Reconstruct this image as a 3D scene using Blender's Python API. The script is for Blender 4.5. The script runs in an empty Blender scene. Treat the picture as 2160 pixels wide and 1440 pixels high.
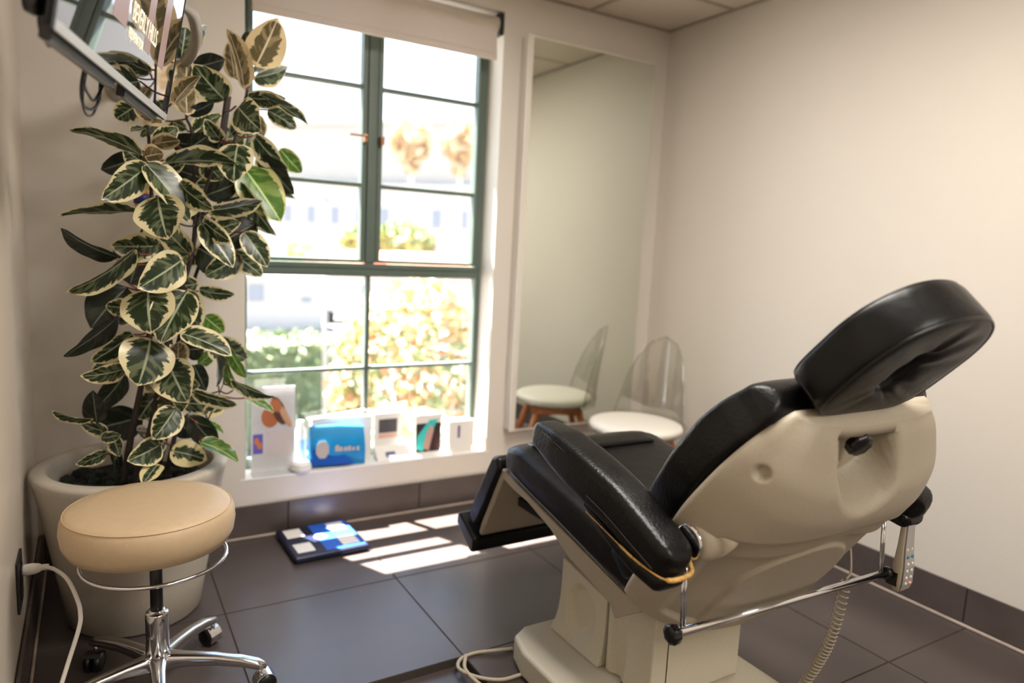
import bpy, bmesh, math, random
from mathutils import Vector, Matrix, Quaternion
V = Vector
PI = math.pi
random.seed(7)
S = bpy.context.scene
COL = S.collection

# ---------------------------------------------------------------- camera
cam_d = bpy.data.cameras.new('camera'); cam = bpy.data.objects.new('camera', cam_d); COL.objects.link(cam)
S.camera = cam
RIGHT = V((0.859311, -0.509090, 0.049107)); UP = V((0.026112, 0.139559, 0.989869)); FWD = V((0.510786, 0.849324, -0.133218))
m = Matrix((RIGHT, UP, -FWD)).transposed().to_4x4(); m.translation = V((0, 0, 1.25))
cam.matrix_world = m
cam_d.sensor_width = 36; cam_d.lens = 36 * 1483.95 / 2160
cam_d.clip_start = .05; cam_d.clip_end = 600
cam_d.dof.use_dof = True; cam_d.dof.focus_distance = 1.72; cam_d.dof.aperture_fstop = 1.5
S.view_settings.view_transform = 'Standard'; S.view_settings.look = 'None'
S.view_settings.gamma = 1; S.view_settings.use_curve_mapping = False
S.view_settings.exposure = 0.12

# ---------------------------------------------------------------- sky, sun, room lamps
W = bpy.data.worlds.new('sky'); S.world = W; W.use_nodes = True
wn = W.node_tree; bg = wn.nodes['Background']
tc = wn.nodes.new('ShaderNodeTexCoord'); sp = wn.nodes.new('ShaderNodeSeparateXYZ')
rp = wn.nodes.new('ShaderNodeValToRGB')
wn.links.new(tc.outputs['Generated'], sp.inputs[0]); wn.links.new(sp.outputs['Z'], rp.inputs[0])
rp.color_ramp.elements[0].position = 0.0; rp.color_ramp.elements[0].color = (.86, .93, 1, 1)
rp.color_ramp.elements[1].position = 0.7; rp.color_ramp.elements[1].color = (.40, .62, 1, 1)
wn.links.new(rp.outputs[0], bg.inputs[0]); bg.inputs[1].default_value = 3.4

sun_d = bpy.data.lights.new('sun', 'SUN'); sun = bpy.data.objects.new('sun', sun_d); COL.objects.link(sun)
sun_d.energy = 105; sun_d.angle = .009; sun_d.color = (1, .95, .87)
sun.rotation_euler = V((.185, -.375, -1)).to_track_quat('-Z', 'Y').to_euler(); sun.location = (0, 8, 12)

def area(name, loc, target, sx, sy, power, color):
    d = bpy.data.lights.new(name, 'AREA'); d.shape = 'RECTANGLE'; d.size = sx; d.size_y = sy
    d.energy = power; d.color = color
    o = bpy.data.objects.new(name, d); COL.objects.link(o); o.location = loc
    o.rotation_euler = (V(target) - V(loc)).to_track_quat('-Z', 'Y').to_euler()
    return o
area('ceiling_lamp', (1.20, 1.15, 2.37), (1.20, 1.15, 0), .58, 1.15, 54, (1, .945, .875))
area('ceiling_lamp_far', (1.2, -1.2, 2.37), (1.2, -1.2, 0), .58, 1.15, 46, (1, .945, .875))

# ---------------------------------------------------------------- helpers
def lin(c):
    return tuple(((x / 255) / 12.92 if x / 255 <= .04045 else ((x / 255 + .055) / 1.055) ** 2.4) for x in c) + (1,)

def mat(name, rgb, rough=.6, metal=0.0, noise=0.0, nscale=8.0, bump=0.0, bscale=60.0, spec=.5, emit=None, estr=0.0, coat=0.0, detail=4, rnoise=0.0):
    M = bpy.data.materials.new(name); M.use_nodes = True; t = M.node_tree; b = t.nodes['Principled BSDF']
    c = lin(rgb)
    b.inputs['Base Color'].default_value = c; b.inputs['Roughness'].default_value = rough
    b.inputs['Metallic'].default_value = metal; b.inputs['Specular IOR Level'].default_value = spec
    b.inputs['Coat Weight'].default_value = coat; b.inputs['Coat Roughness'].default_value = .08
    co = t.nodes.new('ShaderNodeTexCoord')
    if noise or rnoise:
        n = t.nodes.new('ShaderNodeTexNoise'); n.inputs['Scale'].default_value = nscale; n.inputs['Detail'].default_value = detail
        t.links.new(co.outputs['Object'], n.inputs['Vector'])
        r = t.nodes.new('ShaderNodeMapRange'); r.inputs[1].default_value = .3; r.inputs[2].default_value = .7
        r.inputs[3].default_value = 1 - noise; r.inputs[4].default_value = 1 + noise
        t.links.new(n.outputs['Fac'], r.inputs[0])
        mx = t.nodes.new('ShaderNodeVectorMath'); mx.operation = 'SCALE'; mx.inputs[0].default_value = c[:3]
        t.links.new(r.outputs[0], mx.inputs['Scale']); t.links.new(mx.outputs[0], b.inputs['Base Color'])
        if rnoise:
            r2 = t.nodes.new('ShaderNodeMapRange'); r2.inputs[1].default_value = .3; r2.inputs[2].default_value = .7
            r2.inputs[3].default_value = rough - rnoise; r2.inputs[4].default_value = rough + rnoise
            t.links.new(n.outputs['Fac'], r2.inputs[0]); t.links.new(r2.outputs[0], b.inputs['Roughness'])
    if bump:
        n2 = t.nodes.new('ShaderNodeTexNoise'); n2.inputs['Scale'].default_value = bscale; n2.inputs['Detail'].default_value = 3
        t.links.new(co.outputs['Object'], n2.inputs['Vector'])
        bp = t.nodes.new('ShaderNodeBump'); bp.inputs['Strength'].default_value = bump; bp.inputs['Distance'].default_value = .004
        t.links.new(n2.outputs['Fac'], bp.inputs['Height']); t.links.new(bp.outputs[0], b.inputs['Normal'])
    if emit:
        b.inputs['Emission Color'].default_value = lin(emit); b.inputs['Emission Strength'].default_value = estr
    return M

def clear_mat(name, tint=(1, 1, 1), gloss=.12, rough=.02, fres=1.45):
    M = bpy.data.materials.new(name); M.use_nodes = True; t = M.node_tree; t.nodes.remove(t.nodes['Principled BSDF'])
    out = t.nodes['Material Output']; tr = t.nodes.new('ShaderNodeBsdfTransparent'); tr.inputs[0].default_value = tint + (1,)
    gl = t.nodes.new('ShaderNodeBsdfGlossy'); gl.inputs['Roughness'].default_value = rough
    lw = t.nodes.new('ShaderNodeLayerWeight'); lw.inputs[0].default_value = .5
    pw = t.nodes.new('ShaderNodeMath'); pw.operation = 'POWER'; pw.inputs[1].default_value = 5; t.links.new(lw.outputs['Facing'], pw.inputs[0])
    ad = t.nodes.new('ShaderNodeMath'); ad.operation = 'ADD'; ad.use_clamp = True; ad.inputs[1].default_value = gloss
    mx = t.nodes.new('ShaderNodeMixShader'); t.links.new(pw.outputs[0], ad.inputs[0]); t.links.new(ad.outputs[0], mx.inputs[0])
    t.links.new(tr.outputs[0], mx.inputs[1]); t.links.new(gl.outputs[0], mx.inputs[2]); t.links.new(mx.outputs[0], out.inputs[0])
    return M

ORG = {}
def obj(name, bm, m, parent=None, smooth=False, bevel=0, seg=2, subsurf=0, me=None):
    org = ORG.get(parent.name, V((0, 0, 0))) if parent else V((0, 0, 0))
    if me is None:
        me = bpy.data.meshes.new(name)
        bmesh.ops.recalc_face_normals(bm, faces=bm.faces)
        if smooth:
            for f in bm.faces: f.smooth = True
        bm.to_mesh(me); bm.free()
        if parent: me.transform(Matrix.Translation(-org))
        if m: me.materials.append(m)
    o = bpy.data.objects.new(name, me); COL.objects.link(o)
    if parent: o.parent = parent
    ORG[o.name] = org
    if bevel:
        md = o.modifiers.new('bevel', 'BEVEL'); md.width = bevel; md.segments = seg; md.limit_method = 'ANGLE'; md.angle_limit = math.radians(40)
        for p in me.polygons: p.use_smooth = True
        w = o.modifiers.new('wn', 'WEIGHTED_NORMAL'); w.keep_sharp = True
    if subsurf:
        md = o.modifiers.new('sub', 'SUBSURF'); md.levels = subsurf; md.render_levels = subsurf
    return o

def tag(o, label=None, cat=None, group=None, kind=None):
    if label: o['label'] = label
    if cat: o['category'] = cat
    if group: o['group'] = group
    if kind: o['kind'] = kind
    return o

def thing(name, loc, label, cat, group=None):
    o = bpy.data.objects.new(name, None); COL.objects.link(o); o.location = loc; o.empty_display_size = .1
    ORG[o.name] = V(loc)
    return tag(o, label, cat, group)

def box(bm, x0, y0, z0, x1, y1, z1):
    vs = [bm.verts.new((x, y, z)) for z in (z0, z1) for y in (y0, y1) for x in (x0, x1)]
    for f in ((0, 2, 3, 1), (4, 5, 7, 6), (0, 1, 5, 4), (2, 6, 7, 3), (0, 4, 6, 2), (1, 3, 7, 5)):
        bm.faces.new([vs[i] for i in f])
    return vs
def BX(*a):
    bm = bmesh.new(); box(bm, *a); return bm
def BXS(lst):
    bm = bmesh.new()
    for a in lst: box(bm, *a)
    return bm

def rings(bm, R, closed=True, cap=True):
    """skin a list of rings (lists of points)"""
    vr = [[bm.verts.new(p) for p in r] for r in R]
    n = len(R[0])
    for a, b in zip(vr, vr[1:]):
        for i in range(n if closed else n - 1):
            j = (i + 1) % n
            bm.faces.new((a[i], a[j], b[j], b[i]))
    if cap:
        bm.faces.new(vr[0][::-1]); bm.faces.new(vr[-1])
    return vr

def frames(pts, up=None):
    out = []; prev = None
    for i, p in enumerate(pts):
        t = (pts[min(i + 1, len(pts) - 1)] - pts[max(i - 1, 0)]).normalized()
        if prev is None:
            a = V(up) if up else (V((0, 0, 1)) if abs(t.z) < .9 else V((1, 0, 0)))
        else:
            a = prev
        s = t.cross(a).normalized(); u = s.cross(t).normalized(); prev = u
        out.append((t, s, u))
    return out

def tube(bm, pts, r, n=10):
    pts = [V(p) for p in pts]; fr = frames(pts); R = []
    for i, (p, (t, s, u)) in enumerate(zip(pts, fr)):
        rr = r[i] if isinstance(r, (list, tuple)) else r
        R.append([p + s * math.cos(2 * PI * k / n) * rr + u * math.sin(2 * PI * k / n) * rr for k in range(n)])
    rings(bm, R)
    return bm
def TB(pts, r, n=10): return tube(bmesh.new(), pts, r, n)

def smoothpath(pts, k=8):
    """Catmull-Rom"""
    P = [V(p) for p in pts]; P = [P[0] * 2 - P[1]] + P + [P[-1] * 2 - P[-2]]; out = []
    for i in range(1, len(P) - 2):
        for j in range(k):
            t = j / k; a, b, c, d = P[i - 1], P[i], P[i + 1], P[i + 2]
            out.append(.5 * ((2 * b) + (c - a) * t + (2 * a - 5 * b + 4 * c - d) * t * t + (3 * b - a - 3 * c + d) * t ** 3))
    out.append(P[-2]); return out

def lathe(bm, prof, c=(0, 0, 0), n=48, axis=None, cap=True):
    c = V(c); ax = V(axis).normalized() if axis else V((0, 0, 1))
    a = ax.orthogonal().normalized() if axis else V((1, 0, 0)); b = ax.cross(a)
    R = [[c + ax * z + (a * math.cos(2 * PI * k / n) + b * math.sin(2 * PI * k / n)) * max(r, 1e-5) for k in range(n)] for r, z in prof]
    rings(bm, R, cap=cap); return bm
def LT(prof, c=(0, 0, 0), n=48, axis=None, cap=True): return lathe(bmesh.new(), prof, c, n, axis, cap)

def sup(a, e):  # superellipse unit point
    c, s = math.cos(a), math.sin(a)
    return math.copysign(abs(c) ** (2 / e), c), math.copysign(abs(s) ** (2 / e), s)

def pad(path, hw, hh, side=(1, 0, 0), e=5.0, n=40, k=6, endr=.5):
    """upholstered pad lofted along a path; hw/hh = half width/height per path point; rounded ends"""
    P = smoothpath(path, k); m = len(P)
    def lerp(L, i):
        f = i / (m - 1) * (len(L) - 1); a = int(min(f, len(L) - 2)); return L[a] + (L[a + 1] - L[a]) * (f - a)
    side = V(side); R = []
    def ring(p, t, w, h):
        u = side.cross(t).normalized(); 
        return [p + side * sup(2 * PI * q / n, e)[0] * w + u * sup(2 * PI * q / n, e)[1] * h for q in range(n)]
    W_ = [lerp(hw, i) for i in range(m)]; H_ = [lerp(hh, i) for i in range(m)]
    T = [(P[min(i + 1, m - 1)] - P[max(i - 1, 0)]).normalized() for i in range(m)]
    er = H_[0] * endr
    for q in range(5):
        a = PI / 2 * q / 5; R.append(ring(P[0] - T[0] * er * math.cos(a), T[0], W_[0] - er * (1 - math.sin(a)), H_[0] - er * (1 - math.sin(a))))
    for i in range(m): R.append(ring(P[i], T[i], W_[i], H_[i]))
    er = H_[-1] * endr
    for q in range(4, -1, -1):
        a = PI / 2 * q / 5; R.append(ring(P[-1] + T[-1] * er * math.cos(a), T[-1], W_[-1] - er * (1 - math.sin(a)), H_[-1] - er * (1 - math.sin(a))))
    bm = bmesh.new(); rings(bm, R); return bm

def prism(bm, poly, axis, a, b):
    """extrude a polygon of 2D points along an axis ('x','y','z')"""
    def mk(p, q, d): return {'x': (d, p, q), 'y': (p, d, q), 'z': (p, q, d)}[axis]
    A = [bm.verts.new(mk(p, q, a)) for p, q in poly]; B = [bm.verts.new(mk(p, q, b)) for p, q in poly]
    n = len(poly); bm.faces.new(A[::-1]); bm.faces.new(B)
    for i in range(n): bm.faces.new((A[i], A[(i + 1) % n], B[(i + 1) % n], B[i]))
    return bm
def PR(poly, axis, a, b): return prism(bmesh.new(), poly, axis, a, b)

def text_mesh(name, body, size, m, parent, origin, xdir, ydir, ext=.0005, xs=1.0):
    cu = bpy.data.curves.new(name, 'FONT'); cu.body = body; cu.size = size; cu.extrude = ext
    tmp = bpy.data.objects.new(name + '_tmp', cu); COL.objects.link(tmp)
    dg = bpy.context.evaluated_depsgraph_get(); me = bpy.data.meshes.new_from_object(tmp.evaluated_get(dg))
    bpy.data.objects.remove(tmp); bpy.data.curves.remove(cu)
    me.transform(Matrix.Diagonal((xs, 1, 1, 1)))
    x = V(xdir).normalized(); y = V(ydir).normalized(); z = x.cross(y)
    M4 = Matrix((x, y, z)).transposed().to_4x4(); M4.translation = V(origin) - ORG.get(parent.name, V())
    me.transform(M4); me.materials.clear(); me.materials.append(m); me.name = name
    o = bpy.data.objects.new(name, me); COL.objects.link(o); o.parent = parent; ORG[o.name] = ORG.get(parent.name, V())
    return o

# ---------------------------------------------------------------- materials
M_wall = mat('wall_paint', (211, 203, 192), .55, noise=.015, nscale=2, bump=.12, bscale=90)
M_wall_gloss = mat('wall_satin_paint', (205, 193, 177), .33, noise=.02, nscale=1.5, bump=.25, bscale=7)
M_white = mat('white_paint', (232, 228, 222), .4)
M_ceil = mat('ceiling_tile', (206, 194, 177), .9, noise=.03, nscale=60, bump=.3, bscale=120)
M_tbar = mat('ceiling_bar', (158, 146, 130), .5)
M_tile = mat('stone_tile', (74, 65, 62), .33, noise=.16, nscale=3.2, bump=.04, bscale=25, detail=6, rnoise=.03)
M_tile_w = mat('skirting_tile', (80, 70, 67), .34, noise=.2, nscale=5, bump=.04, bscale=25, detail=8)
M_grout = mat('grout', (62, 54, 49), .9)
M_caulk = mat('caulk', (176, 160, 148), .6, noise=.15, nscale=12)
M_steel = mat('green_steel', (84, 98, 88), .45, noise=.05, nscale=10)
M_glass = clear_mat('window_glass', (1, 1, 1), .03, .0)
M_brass = mat('brass', (150, 108, 76), .4, .6)
M_dark = mat('dark_plastic', (24, 22, 22), .45)
M_mirror = mat('mirror_silver', (226, 230, 220), .015, 1.0)
M_leather = mat('black_leather', (11, 10, 10), .34, noise=.25, nscale=9, bump=.28, bscale=140, spec=.28, rnoise=.06)
M_leather2 = mat('black_leather_creased', (13, 12, 12), .37, noise=.3, nscale=6, bump=.35, bscale=30, spec=.28, rnoise=.06)
M_seam = mat('black_piping', (12, 11, 11), .35)
M_thread = mat('grey_thread', (66, 62, 60), .7)
M_foam = mat('torn_foam', (214, 168, 96), .95, noise=.3, nscale=90, bump=1, bscale=300)
M_shell = mat('beige_plastic', (168, 157, 138), .5, noise=.03, nscale=200, bump=.12, bscale=420)
M_shell_b = mat('beige_plastic_base_lit', (200, 193, 174), .5, noise=.05, nscale=260, bump=.12, bscale=420)  # lighter copy of the beige plastic; light on the pedestal put into colour
M_chrome = mat('chrome', (225, 225, 228), .09, 1.0)
M_alu = mat('polished_aluminium', (205, 203, 203), .16, 1.0)
M_knob = mat('black_knob', (14, 13, 13), .3)
M_cord = mat('beige_cord', (170, 158, 136), .55)
M_vinyl = mat('tan_vinyl', (184, 160, 128), .48, noise=.03, nscale=40, bump=.08, bscale=200)
M_pot = mat('planter_composite', (174, 165, 151), .62, noise=.04, nscale=120, bump=.15, bscale=200)
M_soil = mat('dark_soil', (30, 27, 24), .95, noise=.5, nscale=40, bump=1, bscale=80)
M_stem = mat('stem_bark', (44, 33, 26), .7, noise=.35, nscale=30, bump=.5, bscale=80)
M_stem_g = mat('green_stem', (62, 66, 44), .5, noise=.2, nscale=30)
M_petiole = mat('red_petiole', (108, 52, 34), .45, noise=.2, nscale=20)
M_wood = mat('warm_wood', (176, 104, 58), .45, noise=.18, nscale=14)
M_cush = mat('white_cushion', (236, 230, 220), .5)
M_acryl = clear_mat('clear_polycarbonate', (.93, .93, .91), .10, .05)
M_acrylic2 = clear_mat('clear_acrylic', (.95, .96, .98), .06, .03)
M_navy = mat('navy_plastic', (14, 22, 52), .35)
M_navy_sunlit = mat('navy_plastic_sunlit', (30, 92, 200), .4)  # navy plastic brightened to its sunlit tone, for the scale
M_grey = mat('silver_grey_plastic', (176, 174, 172), .35, .3)
M_bezel = mat('monitor_casing', (22, 20, 21), .5, spec=.3)
M_shade = mat('shade_fabric', (206, 192, 172), .8, noise=.03, nscale=200)

def translucent(M, fac, col):
    t = M.node_tree; b = t.nodes['Principled BSDF']; out = t.nodes['Material Output']
    tr = t.nodes.new('ShaderNodeBsdfTranslucent'); tr.inputs[0].default_value = col
    mx = t.nodes.new('ShaderNodeMixShader'); mx.inputs[0].default_value = fac
    t.links.new(b.outputs[0], mx.inputs[1]); t.links.new(tr.outputs[0], mx.inputs[2]); t.links.new(mx.outputs[0], out.inputs[0])
translucent(M_shade, .24, (.80, .78, .86, 1))

def leaf_mat(name, green, mid, margin, thr, streak):
    M = bpy.data.materials.new(name); M.use_nodes = True; t = M.node_tree; b = t.nodes['Principled BSDF']
    N = t.nodes.new; L = t.links.new
    uv = N('ShaderNodeUVMap'); uv.uv_map = 'UVMap'; sx = N('ShaderNodeSeparateXYZ'); L(uv.outputs[0], sx.inputs[0])
    oi = N('ShaderNodeObjectInfo')
    def ma(op, a, b_=None, clamp=False):
        n = N('ShaderNodeMath'); n.operation = op; n.use_clamp = clamp
        for i, v in enumerate((a, b_)):
            if v is None: continue
            if isinstance(v, (int, float)): n.inputs[i].default_value = v
            else: L(v, n.inputs[i])
        return n.outputs[0]
    u = ma('SUBTRACT', sx.outputs[0], .5); au = ma('MULTIPLY', ma('ABSOLUTE', u), 2.0)      # 0 midrib .. 1 margin
    # distance from the rim: shrinks towards both ends too
    v = sx.outputs[1]; av = ma('ABSOLUTE', ma('SUBTRACT', ma('MULTIPLY', v, 2.0), 1.0))
    rim = ma('MAXIMUM', au, ma('POWER', av, 3.0))
    # jagged noise stretched along the side veins
    cx = N('ShaderNodeCombineXYZ')
    L(ma('MULTIPLY', au, 1.6), cx.inputs[0]); L(ma('MULTIPLY', ma('SUBTRACT', v, ma('MULTIPLY', au, .28)), 11.0), cx.inputs[1])
    L(ma('ADD', ma('MULTIPLY', oi.outputs['Random'], 31.0), ma('MULTIPLY', ma('GREATER_THAN', u, 0), 7.0)), cx.inputs[2])
    nz = N('ShaderNodeTexNoise'); nz.inputs['Scale'].default_value = 1.0; nz.inputs['Detail'].default_value = 3; L(cx.outputs[0], nz.inputs['Vector'])
    edge = ma('ADD', rim, ma('MULTIPLY', ma('SUBTRACT', nz.outputs['Fac'], .5), streak))
    edge = ma('ADD', edge, ma('MULTIPLY', ma('SUBTRACT', oi.outputs['Random'], .5), .16))
    r1 = N('ShaderNodeMapRange'); r1.inputs[1].default_value = thr; r1.inputs[2].default_value = thr + .035; L(edge, r1.inputs[0])
    nz2 = N('ShaderNodeTexNoise'); nz2.inputs['Scale'].default_value = .8; nz2.inputs['Detail'].default_value = 2; L(cx.outputs[0], nz2.inputs['Vector'])
    r2 = N('ShaderNodeMapRange'); r2.inputs[1].default_value = .50; r2.inputs[2].default_value = .60; L(nz2.outputs['Fac'], r2.inputs[0])
    m1 = N('ShaderNodeMix'); m1.data_type = 'RGBA'; m1.inputs[6].default_value = lin(green); m1.inputs[7].default_value = lin(mid); L(r2.outputs[0], m1.inputs[0])
    m2 = N('ShaderNodeMix'); m2.data_type = 'RGBA'; m2.inputs[7].default_value = lin(margin); L(m1.outputs[2], m2.inputs[6]); L(r1.outputs[0], m2.inputs[0])
    rb = N('ShaderNodeMapRange'); rb.inputs[1].default_value = .035; rb.inputs[2].default_value = .06; rb.inputs[3].default_value = 1; rb.inputs[4].default_value = 0; L(au, rb.inputs[0])
    m3 = N('ShaderNodeMix'); m3.data_type = 'RGBA'; m3.inputs[7].default_value = lin(tuple(min(255, c + 70) for c in mid)); L(m2.outputs[2], m3.inputs[6]); L(rb.outputs[0], m3.inputs[0])
    L(m3.outputs[2], b.inputs['Base Color']); b.inputs['Roughness'].default_value = .3; b.inputs['Specular IOR Level'].default_value = .5
    out = t.nodes['Material Output']; tr = N('ShaderNodeBsdfTranslucent'); L(m3.outputs[2], tr.inputs[0])
    mx = N('ShaderNodeMixShader'); mx.inputs[0].default_value = .3; L(b.outputs[0], mx.inputs[1]); L(tr.outputs[0], mx.inputs[2]); L(mx.outputs[0], out.inputs[0])
    return M
LM = {'v': leaf_mat('leaf_variegated', (38, 52, 30), (104, 112, 82), (230, 217, 172), .74, .80),
      'd': leaf_mat('leaf_dark', (30, 36, 28), (52, 56, 44), (120, 112, 80), 1.2, .3),
      'g': leaf_mat('leaf_fresh_green', (74, 110, 40), (122, 146, 74), (206, 200, 130), .84, .4),
      'o': leaf_mat('leaf_olive_underside', (98, 88, 58), (150, 132, 100), (214, 192, 148), .66, .6),
      'c': leaf_mat('leaf_half_cream', (40, 54, 32), (90, 98, 70), (228, 212, 160), .45, .8)}

# ================================================================ SETTING
XL, XR, YB, YW, ZC = -.19, 2.63, -2.4, 2.93, 2.40
GX = [-.25, .35, .95, 1.55, 2.15, 2.75]
GY = [2.938, 2.338, 1.775, 1.15, .55, -.05, -.65, -1.25, -1.85, -2.45]
floor = obj('floor', BXS([(XL - .1, YB - .1, -.2, .349, 3.2, -.0032), (.951, YB - .1, -.2, XR + .1, 3.2, -.0032), (.349, YB - .1, -.2, .951, 1.149, -.0032), (.349, 1.776, -.2, .951, 3.2, -.0032), (.349, 1.149, -.2, .951, 1.776, -.0275)]), M_grout); tag(floor, kind='structure')
tile_me = {}
for i in range(5):
    for j in range(9):
        x0, x1 = max(GX[i], XL) + .0025, min(GX[i + 1], XR) - .0025; y1, y0 = GY[j] - .0025, GY[j + 1] + .0025
        y0 = max(y0, YB)
        drop = -.026 if (i == 1 and j == 2) else 0
        top = drop + random.uniform(-.0005, .0005)
        bm = BX(x0, y0, -.0274 if drop else -.0031, x1, y1, top)
        t = obj('tile', bm, M_tile, floor, bevel=.0007, seg=1)
def wallslab(name, boxes, m):
    return tag(obj(name, BXS(boxes), m), kind='structure')
wallslab('wall_right', [(XR, YB - .1, -.2, XR + .12, YW + .3, ZC + .1)], M_wall)
wallslab('wall_left', [(XL - .12, YB - .1, -.2, XL, YW + .3, ZC + .1)], M_wall_gloss)
wallslab('wall_back', [(XL - .12, YB - .12, -.2, XR + .12, YB, ZC + .1)], M_wall)
wallslab('wall_window', [(XL, YW, -.2, .52, YW + .2, ZC + .1), (1.64, YW, -.2, XR, YW + .2, ZC + .1), (.52, YW, -.2, 1.64, YW + .28, .25),
                         (.52, YW, 2.30, 1.64, YW + .2, ZC + .1), (.40, YW + .2, 2.25, 1.76, YW + .28, ZC + .1)], M_wall)
ceil = tag(obj('ceiling', BX(XL - .1, YB - .1, ZC + .012, XR + .1, YW + .1, ZC + .1), M_tbar), kind='structure')
cx = [XL, .28, .89, 1.50, 2.11, XR]; cy = [YW, 2.49, 1.88, 1.27, .66, .05, -.56, -1.17, -1.78, YB]
for i in range(5):
    for j in range(9):
        obj('ceiling_panel', BX(cx[i] + .012, cy[j + 1] + .012, ZC + .002, cx[i + 1] - .012, cy[j] - .012, ZC + .0118), M_ceil, ceil, bevel=.003, seg=1)
obj('ceiling_grid', BXS([(c - .012, YB, ZC, c + .012, YW, ZC + .0115) for c in cx[1:-1]] + [(XL, c - .012, ZC + .0005, XR, c + .012, ZC + .0112) for c in cy[1:-1]]
                        + [(XL, YW - .02, ZC - .004, XR, YW, ZC + .011), (XR - .02, YB, ZC - .004, XR, YW - .021, ZC + .011)]), M_tbar, ceil)
# skirting tiles
def skirting(name, lines, mk, rng):
    par = tag(obj(name, mk(rng[0], rng[1], .0, .004, .136), M_grout), kind='structure')
    for a, b in zip(lines, lines[1:]):
        obj('skirting_tile', mk(a + .002, b - .002, .0045, .013, .14), M_tile_w, par, bevel=.0015, seg=1)
skirting('baseboard_right', [YB, -1.85, -1.25, -.65, -.05, .55, 1.165, 1.765, 2.365, YW - .015],
         lambda a, b, d0, d1, z: BX(XR - d1, a, .012, XR - d0, b, z), (YB, YW - .015))
skirting('baseboard_window', [XL + .015, .08, .69, 1.29, 1.89, 2.49, XR - .0135],
         lambda a, b, d0, d1, z: BX(a, YW - d1, .012, b, YW - d0, z), (XL + .015, XR - .0135))
skirting('baseboard_left', [YB, -1.85, -1.25, -.65, -.05, .55, 1.165, 1.765, 2.365, YW - .015],
         lambda a, b, d0, d1, z: BX(XL + d0, a, .012, XL + d1, b, z), (YB, YW - .015))
tag(obj('trim_1', BX(XR - .022, YB, .0006, XR - .0135, YW - .024, .011), M_caulk, bevel=.003), kind='structure')
tag(obj('trim_2', BX(XL + .022, YW - .022, .0006, XR - .024, YW - .0135, .011), M_caulk, bevel=.003), kind='structure')
tag(obj('trim_3', BX(XL + .0135, YB, .0006, XL + .022, YW - .024, .011), M_caulk, bevel=.003), kind='structure')

# window
win = bpy.data.objects.new('window_1', None); COL.objects.link(win); win['kind'] = 'structure'
y0, y1 = 3.06, 3.11
fr = obj('window_frame', BXS([(.52, y0, .25, .55, y1, 2.3), (1.613, y0, .25, 1.64, y1, 2.3), (.55, y0, 2.255, 1.613, y1, 2.3), (.55, y0, .25, 1.613, y1, .29)]), M_steel, win, bevel=.003)
obj('mullion', BX(1.052, y0 - .008, 1.145, 1.096, y1, 2.255), M_steel, win, bevel=.004)
obj('transom_rail', BXS([(.55, y0 - .012, 1.086, 1.613, y1, 1.122)]), M_steel, win, bevel=.004)
obj('transom_lip', BXS([(.58, y0 - .02, 1.122, 1.6, y1 - .01, 1.144)]), M_steel, win, bevel=.003)
obj('lower_mullion', BX(1.062, y0 + .004, .29, 1.082, y1 - .008, 1.086), M_steel, win, bevel=.003)
obj('glazing_bar', BX(.55, y0 + .006, .658, 1.062, y1 - .01, .674), M_steel, win, bevel=.003)
obj('glazing_bar', BX(1.082, y0 + .006, .658, 1.613, y1 - .01, .674), M_steel, win, bevel=.003)
for xa, xb in ((.552, 1.050), (1.098, 1.611)):
    s = .022
    sash = obj('sash', BXS([(xa, y0 - .004, 1.146, xa + s, y1 - .006, 2.253), (xb - s, y0 - .004, 1.146, xb, y1 - .006, 2.253),
                            (xa + s, y0 - .004, 1.146, xb - s, y1 - .006, 1.162), (xa + s, y0 - .004, 2.235, xb - s, y1 - .006, 2.253)]), M_steel, win, bevel=.003)
    for z in (1.487, 1.905):
        obj('glazing_bar', BX(xa + s, y0 + .004, z - .009, xb - s, y1 - .012, z + .009), M_steel, sash, bevel=.002)
    for za, zb in ((1.162, 1.478), (1.496, 1.896), (1.914, 2.235)):
        obj('pane', BX(xa + s, y0 + .026, za, xb - s, y0 + .030, zb), M_glass, sash)
for xa, xb in ((.55, 1.062), (1.082, 1.613)):
    for za, zb in ((.29, .658), (.674, 1.086)):
        obj('pane', BX(xa, y0 + .026, za, xb, y0 + .030, zb), M_glass, win)
bm = BXS([(1.03, y0 - .03, 1.668, 1.045, y0 - .004, 1.70)]); box(bm, .962, y0 - .04, 1.688, 1.04, y0 - .028, 1.697)
h = obj('latch', bm, M_brass, win, bevel=.003); h['label'] = 'brass casement latch with dark lever'
h = obj('latch', BXS([(1.102, y0 - .03, 1.665, 1.12, y0 - .004, 1.70), (1.102, y0 - .036, 1.66, 1.112, y0 - .028, 1.70)]), M_brass, win, bevel=.003)
tag(obj('trim_4', BX(.50, YW - .002, .243, 1.66, YW + .129, .252), M_white, bevel=.002), kind='structure')

# roller shade
rs = thing('roller_shade', (1.08, 2.97, 2.25), 'cream fabric roller shade pulled up at the top of the window', 'roller shade')
obj('tube', TB([(.535, 2.96, 2.245), (1.615, 2.96, 2.245)], .036, 24), M_shade, rs, smooth=True)
obj('fabric', BX(.545, 2.922, 2.11, 1.60, 2.9235, 2.25), M_shade, rs)
obj('bottom_bar', BX(.545, 2.914, 2.082, 1.60, 2.93, 2.112), M_shade, rs, bevel=.004)
for x in (.522, 1.618): obj('bracket', BX(x, 2.932, 2.20, x + .02, 2.995, 2.295), M_dark if x > 1 else M_white, rs, bevel=.004)

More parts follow.
